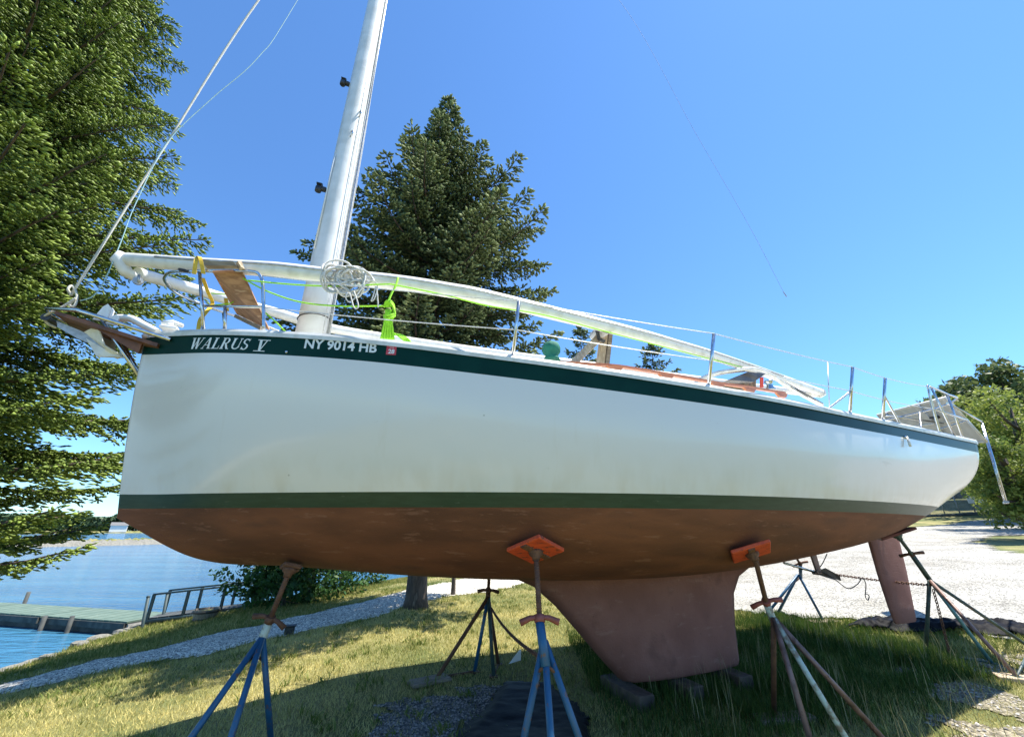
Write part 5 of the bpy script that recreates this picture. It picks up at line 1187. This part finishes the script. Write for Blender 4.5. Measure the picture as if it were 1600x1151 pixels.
# ================================================================== JACK STANDS
def jack(label, pad_px, pad_l, hub, handle, feet, colleg, colrod, colhandle, padcol, hubcol=None, r=.021, padsize=.30, pad_rot=.78, pad=None, foot_bar=False, lift=0):
    """pad: boat-frame contact; hub, feet: world points"""
    if pad is None:
        Pc = on_hull(*pad_px) if pad_l is None else lat(pad_px[0], pad_px[1], pad_l)
        n = hn(Pc.x, Pc.z)
    else: Pc, n = pad
    n = (n + Vector((0, 0, -.75 if padcol == 'orange' else -.2))).normalized(); Pw = b2w(Pc + n * (.03 if padcol == 'orange' else 0)); nw = b2w(Pc + n) - b2w(Pc)
    c = sum((Vector(f) for f in feet), Vector((0, 0, 0))) / len(feet); c.z = 0
    t = thing('boat_stand', label, 'boat stand', c, 0, 'boat stands under the hull')
    L = lambda p: Vector(p) - c
    # pad
    M3 = nw.to_track_quat('Z', 'X').to_matrix() @ Matrix.Rotation(pad_rot, 3, 'Z')
    MB().box(L(Pw + nw * .018), (padsize, padsize, .03), M3, bev=.006).build('pad', M[padcol], t)
    MB().box(L(Pw + nw * .037), (padsize * .95, .05, .01), M3).build('pad_strap', M['rust'], t)
    pb_ = Pw + nw * .085; MB().lathe(L(Pw + nw * .032), [(.055, 0), (.05, .02), (.03, .035), (.028, .06)], 12, nw).build('swivel', M[colrod], t)
    h = Vector(handle); hb = Vector(hub)
    rod = MB(); rod.tube([L(pb_), L(h)], .0175, 10)
    d = (pb_ - h).normalized(); ln = (pb_ - h).length; side = d.cross(Vector((0, 1, 0))).normalized(); up = d.cross(side)
    k = int(ln / .014); hel = [L(h + d * (j * .014 / 2)) + (side * math.cos(j * math.pi) + up * math.sin(j * math.pi)) * .0185 for j in range(int(k * 2))]
    rd = rod.build('threaded_rod', M[colrod], t)
    thd = MB(); nn = int(ln / .016)
    for j in range(nn):
        p = L(h + d * (j + .5) * ln / nn); thd.lathe(p, [(.017, -.004), (.0205, 0), (.017, .004)], 8, d)
    thd.build('screw_thread', M[colrod], t)['kind'] = 'stuff'
    # wing handle
    hx = Vector((1, 0, 0)); hx = (hx - d * hx.dot(d)).normalized()
    w = MB(); w.tube([L(h) - hx * .125 - d * .022, L(h) - hx * .06 + d * .004, L(h) + d * .008, L(h) + hx * .06 + d * .004, L(h) + hx * .125 - d * .022], [.021, .017, .014, .017, .021], 8); w.lathe(L(h), [(.034, -.022), (.036, 0), (.034, .022)], 8, d); w.build('wing_handle', M[colhandle], t)
    # hub tube
    MB().tube([L(h) - d * .01, L(hb) - d * .16], .029, 12).build('hub_tube', M[hubcol or (colleg[0] if isinstance(colleg, list) else colleg)], t)
    for i, f in enumerate(feet):
        f = Vector(f); a = hb - d * .02
        ft = L(f); top_ = L(a) + (ft - L(a)).normalized() * .01
        lg = MB().tube([top_, ft], r, 10).build('leg', M[colleg if not isinstance(colleg, (list, tuple)) else colleg[i]], t)
        MB().box(ft, (.09, .09, .012), Matrix.Rotation(i * .8, 3, 'Z')).build('foot_plate', M[colrod], lg)
    # gusset braces between hub bottom and legs
    for f in feet:
        f = Vector(f); q = L(hb) + (L(f) - L(hb)) * .24; MB().tube([L(hb) - d * .15, q], .010, 6).build('gusset', M[colrod], t)
    if foot_bar:
        MB().tube([L(feet[0]), L(feet[1])], .015, 6).build('foot_bar', M[colrod], t); MB().tube([L(feet[2]), L(feet[3])], .015, 6).build('foot_bar', M[colrod], t)
    return t
def G3(x, y, up=0): return (x, y, float(ter(x, y)) + .012 + up)
def spad(X, l, side=1):
    # contact on the starboard side at half breadth l
    zlo = float(np.interp(X / BL, SK, ZK)) + .001; z = zlo
    for z in np.linspace(zlo, zlo + 1.2, 200):
        if surf(X, z) >= l: break
    n = hn(X, z); return (Vector((X, side * l, z)), Vector((n.x, -side * n.y, n.z)))
# bow stand, port
hubA = depth(412, 990, 3.42); hA = depth(422, 967, 3.42)
jack('blue-legged stand with pale worn collar under the bow', (456, 881), -.22, hubA, hA, [G3(-2.30, 3.42), G3(-2.10, 2.98), G3(-1.72, 3.02), G3(-1.72, 3.66)], 'bluejack', 'rust', 'rust', 'rust', 'palejack', padsize=.13)
# midship stand, port
hubB = depth(850, 992, 2.95); hB = depth(843, 966, 2.97)
jack('bright blue stand with orange pad in front of the keel', (836, 848), None, hubB, hB, [G3(-.02, 2.95), G3(.22, 2.55), G3(.26, 3.2), G3(.52, 2.95)], 'bluejack', 'rust', 'redhandle', 'orange')
# aft quarter stand, port
hubC = depth(1208, 962, 3.85); hC = depth(1197, 940, 3.87)
jack('mauve steel stand with orange pad aft of the keel, one foot on a board', (1168, 852), None, hubC, hC, [G3(2.22, 4.22, .03), G3(2.14, 3.62), G3(2.40, 3.55), G3(2.80, 3.78)], ['rust', 'mauvejack', 'palejack', 'mauvejack'], 'rust', 'redhandle', 'orange', 'palejack')
# stern stand, port
hubD = depth(1452, 905, 5.75); hD = depth(1424, 865, 5.72)
Pp = lat(1406, 833, -.62); jack('dark green stand at the stern beside the rudder', (1406, 833), None, hubD, hD, [G3(5.30, 6.08), G3(5.74, 5.72), G3(5.35, 5.12, .04), G3(6.75, 6.15)], ['greenjack', 'tealjack', 'mauvejack', 'greenjack'], 'greenjack', 'rust', 'dullpad', 'greenjack', foot_bar=True, padsize=.36, pad_rot=0, pad=spad(7.86, .80, -1))
# starboard stands
hE = depth(763, 922, 5.4)
jack('thin dark stand on the far side of the hull, seen left of the keel', None, None, depth(763, 930, 5.4), hE, [G3(-.80, 5.16), G3(-.42, 5.40), G3(-.20, 5.24), G3(-.16, 5.62)], ['rust', 'bluejack', 'greenjack', 'rust'], 'rust', 'rust', 'dullpad', pad=spad(3.35, .86), foot_bar=True)
jack('far-side dark blue stand between the keel and the propeller', None, None, depth(1247, 896, 7.9), depth(1250, 880, 7.8), [G3(4.35, 8.0), G3(4.74, 8.25), G3(4.95, 8.5), G3(5.22, 7.75)], 'bluejack', 'rust', 'rust', 'dullpad', pad=spad(8.2, .95))
# boards under the feet
def board(label, c, size, rz, m='pale', cat='board', group='boards under the stand feet'):
    z = float(ter(c[0], c[1])); t = thing('foot_board', label, cat, (c[0], c[1], z), rz, group)
    o = MB().box((0, 0, size[2] / 2 + .005), size, bev=.006); me = o.build('board', M[m]); me.parent = None
    bpy.data.objects.remove(t); me.name = 'foot_board'; me.location = (c[0], c[1], z); me.rotation_euler = (0, 0, rz); return tag(me, label, cat, group)
board('grey board under the rear foot of the mauve stand', (2.30, 4.22), (.52, .17, .035), .15, 'wood')
board('pale lumber block under the near foot of the stern stand', (5.42, 5.08), (.5, .2, .05), -.5, 'pale')
board('weathered board under the left foot of the far dark stand', (-.86, 5.06), (.42, .2, .03), .6, 'wood')
board('flat grey board under the far blue stand foot', (5.18, 7.70), (.5, .22, .03), .2, 'wood')
p = wpt(1590, 1060, .06); board('sunlit pale plank lying at the right edge by the stern stand', (5.85, 5.3), (.6, .16, .07), .5, 'pale')
# keel blocks
for X, lab, w_ in [(4.44, 'first timber block under the forward end of the keel', .17), (5.0, 'middle timber block under the keel', .19), (5.66, 'aft timber block under the keel', .17)]:
    p = b2w((X, 0, 0)); z = float(ter(p.x, p.y)); o = MB().box((0, 0, .062), (w_, .62, .125), bev=.008); o = o.build('keel_block', M['twig']); o.location = (p.x, p.y, z); o.rotation_euler = (0, 0, YAW + random.uniform(-.05, .05)); tag(o, lab, 'timber block', 'timber blocks under the keel')
# ------------------------------------------------------------------ tarps, chain, cord, card
def tarp(name, label, poly, hgt, seed, res=.045, folds=1.):
    xs = [p[0] for p in poly]; ys = [p[1] for p in poly]; A, B = np.meshgrid(np.arange(min(xs), max(xs), res), np.arange(min(ys), max(ys), res), indexing='ij')
    def edge(x, y):
        d = np.full(x.shape, 9.); n = len(poly)
        for i in range(n):
            x1, y1 = poly[i]; x2, y2 = poly[(i + 1) % n]; L2 = (x2 - x1) ** 2 + (y2 - y1) ** 2; t = np.clip(((x - x1) * (x2 - x1) + (y - y1) * (y2 - y1)) / L2, 0, 1); d = np.minimum(d, np.hypot(x - x1 - t * (x2 - x1), y - y1 - t * (y2 - y1)))
        return d
    wx_, wy_ = wob(A, B, .12); inn = inpoly(wx_, wy_, poly); d = edge(A, B)
    fold = .5 * np.abs(vnoise(A * 3 + B * 1.2, B * 7, seed) - .5) + .35 * np.abs(vnoise(A * 9, B * 13 + A * 4, seed + 1) - .5) + .18 * np.abs(vnoise(A * 25, B * 25, seed + 2) - .5)
    Z = ter(A, B) + .03 + hgt * sst(0, .16, d) * (.6 + folds * fold) + fold * .05 * folds
    id_ = np.arange(A.size).reshape(A.shape); keep = inn[:-1, :-1] & inn[1:, 1:] & inn[1:, :-1] & inn[:-1, 1:]
    F = np.stack([id_[:-1, :-1], id_[1:, :-1], id_[1:, 1:], id_[:-1, 1:]], -1)[keep]; u, inv = np.unique(F, return_inverse=True); V = np.stack([A, B, Z], -1).reshape(-1, 3)[u]
    bx0 = V[0].copy(); o = link(name, raw_mesh(name, V - bx0, inv.reshape(F.shape), M['tarp'], True), None, tuple(bx0)); md = o.modifiers.new('thick', 'SOLIDIFY'); md.thickness = .012; md.offset = -1
    return tag(o, label, 'tarp')
tarp('black_tarp', 'black plastic sheet folded flat on the ground by the blue midship stand', [(-.40, 3.0), (-.42, 3.9), (-.22, 4.6), (-.10, 5.05), (.42, 5.0), (.62, 4.4), (.66, 3.6), (.6, 3.0)], .075, 3, .03, .25)
tarp('black_tarp', 'crumpled shiny black tarp on the gravel behind the stern stand', [(5.05, 7.15), (5.7, 6.95), (6.5, 6.7), (7.6, 6.2), (8.6, 5.8), (8.4, 6.5), (7.5, 6.9), (6.6, 7.25), (5.6, 7.5)], .11, 9, .03, 1.3)
def chain(name, label, a, b, sag, m, link_len=.045, wr=.006):
    a, b = Vector(a), Vector(b); L_ = (b - a).length * (1 + 2.6 * sag ** 2); n = int(L_ / (link_len * .72)); o = MB()
    P = [a * (1 - i / n) + b * (i / n) + Vector((0, 0, -4 * sag * (i / n) * (1 - i / n) * (b - a).length)) for i in range(n + 1)]
    for i in range(n):
        d = (P[i + 1] - P[i]).normalized(); s = d.cross(Vector((0, 0, 1)) if abs(d.z) < .9 else Vector((1, 0, 0))).normalized(); u = d.cross(s); s = s if i % 2 else u; c = (P[i] + P[i + 1]) / 2
        o.tube([c + d * math.cos(t) * link_len * .5 + s * math.sin(t) * link_len * .3 for t in np.linspace(0, 2 * math.pi, 9)[:-1]], wr, 4, closed=True)
    c = o.v[0]; ob = o.build(name, m, None, Vector(c)); return tag(ob, label, 'chain')
chain('chain', 'rusty chain stretched past the rudder between the two stern stands', depth(1252, 888, 7.9), depth(1456, 914, 5.75), .012, M['rust'])
chain('hanging_chain', 'loose dark chain end dangling from the stern stand', depth(1458, 920, 5.72), depth(1483, 1018, 5.75), .05, M['rust'])
chain('chain', 'dark chain running from the far thin stand to the blue midship stand', depth(768, 950, 5.4), depth(838, 1022, 3.1), .02, M['rust'], .04, .005)
chain('chain', 'thin chain hanging down beside the blue midship stand leg', depth(840, 1022, 3.1), depth(842, 1070, 3.1), .01, M['rust'], .035, .004)
pts = [lat(1292, 865, .05), lat(1285, 880, .02), lat(1276, 891, -.04), lat(1272, 896, .0), lat(1285, 893, -.05), lat(1305, 905, -.05), lat(1325, 919, -.03), lat(1340, 912, -.03), lat(1347, 903, -.03), lat(1353, 912, -.03), lat(1352, 930, -.03), lat(1356, 937, -.03), lat(1358, 930, -.03), lat(1352, 927, -.03)]
loose('cord', 'thin dark cord looped over the folded propeller', 'cord', MB().tube(smooth_path(pts, 5), .006, 5), M['dark_rope'])
p = gpt(806, 1038); t = thing('folded_card', 'small bent white card lying on the grass left of the blue midship stand', 'card', (p.x, p.y, p.z), .5)
MB().slab([(-.10, 0, .02), (.08, .02, .03), (.10, .05, .13), (-.03, .03, .05)], .003).build('front_flap', M['paper'], t); MB().slab([(-.03, .033, .05), (.10, .053, .13), (.11, .09, .12), (0, .09, .02)], .003).build('back_flap', M['paper'], t)
print('total objects', len(bpy.data.objects), 'tris', sum(len(o.data.polygons) * (2 if len(o.data.polygons) and len(o.data.polygons[0].vertices) == 4 else 1) for o in bpy.data.objects if o.type == 'MESH'))
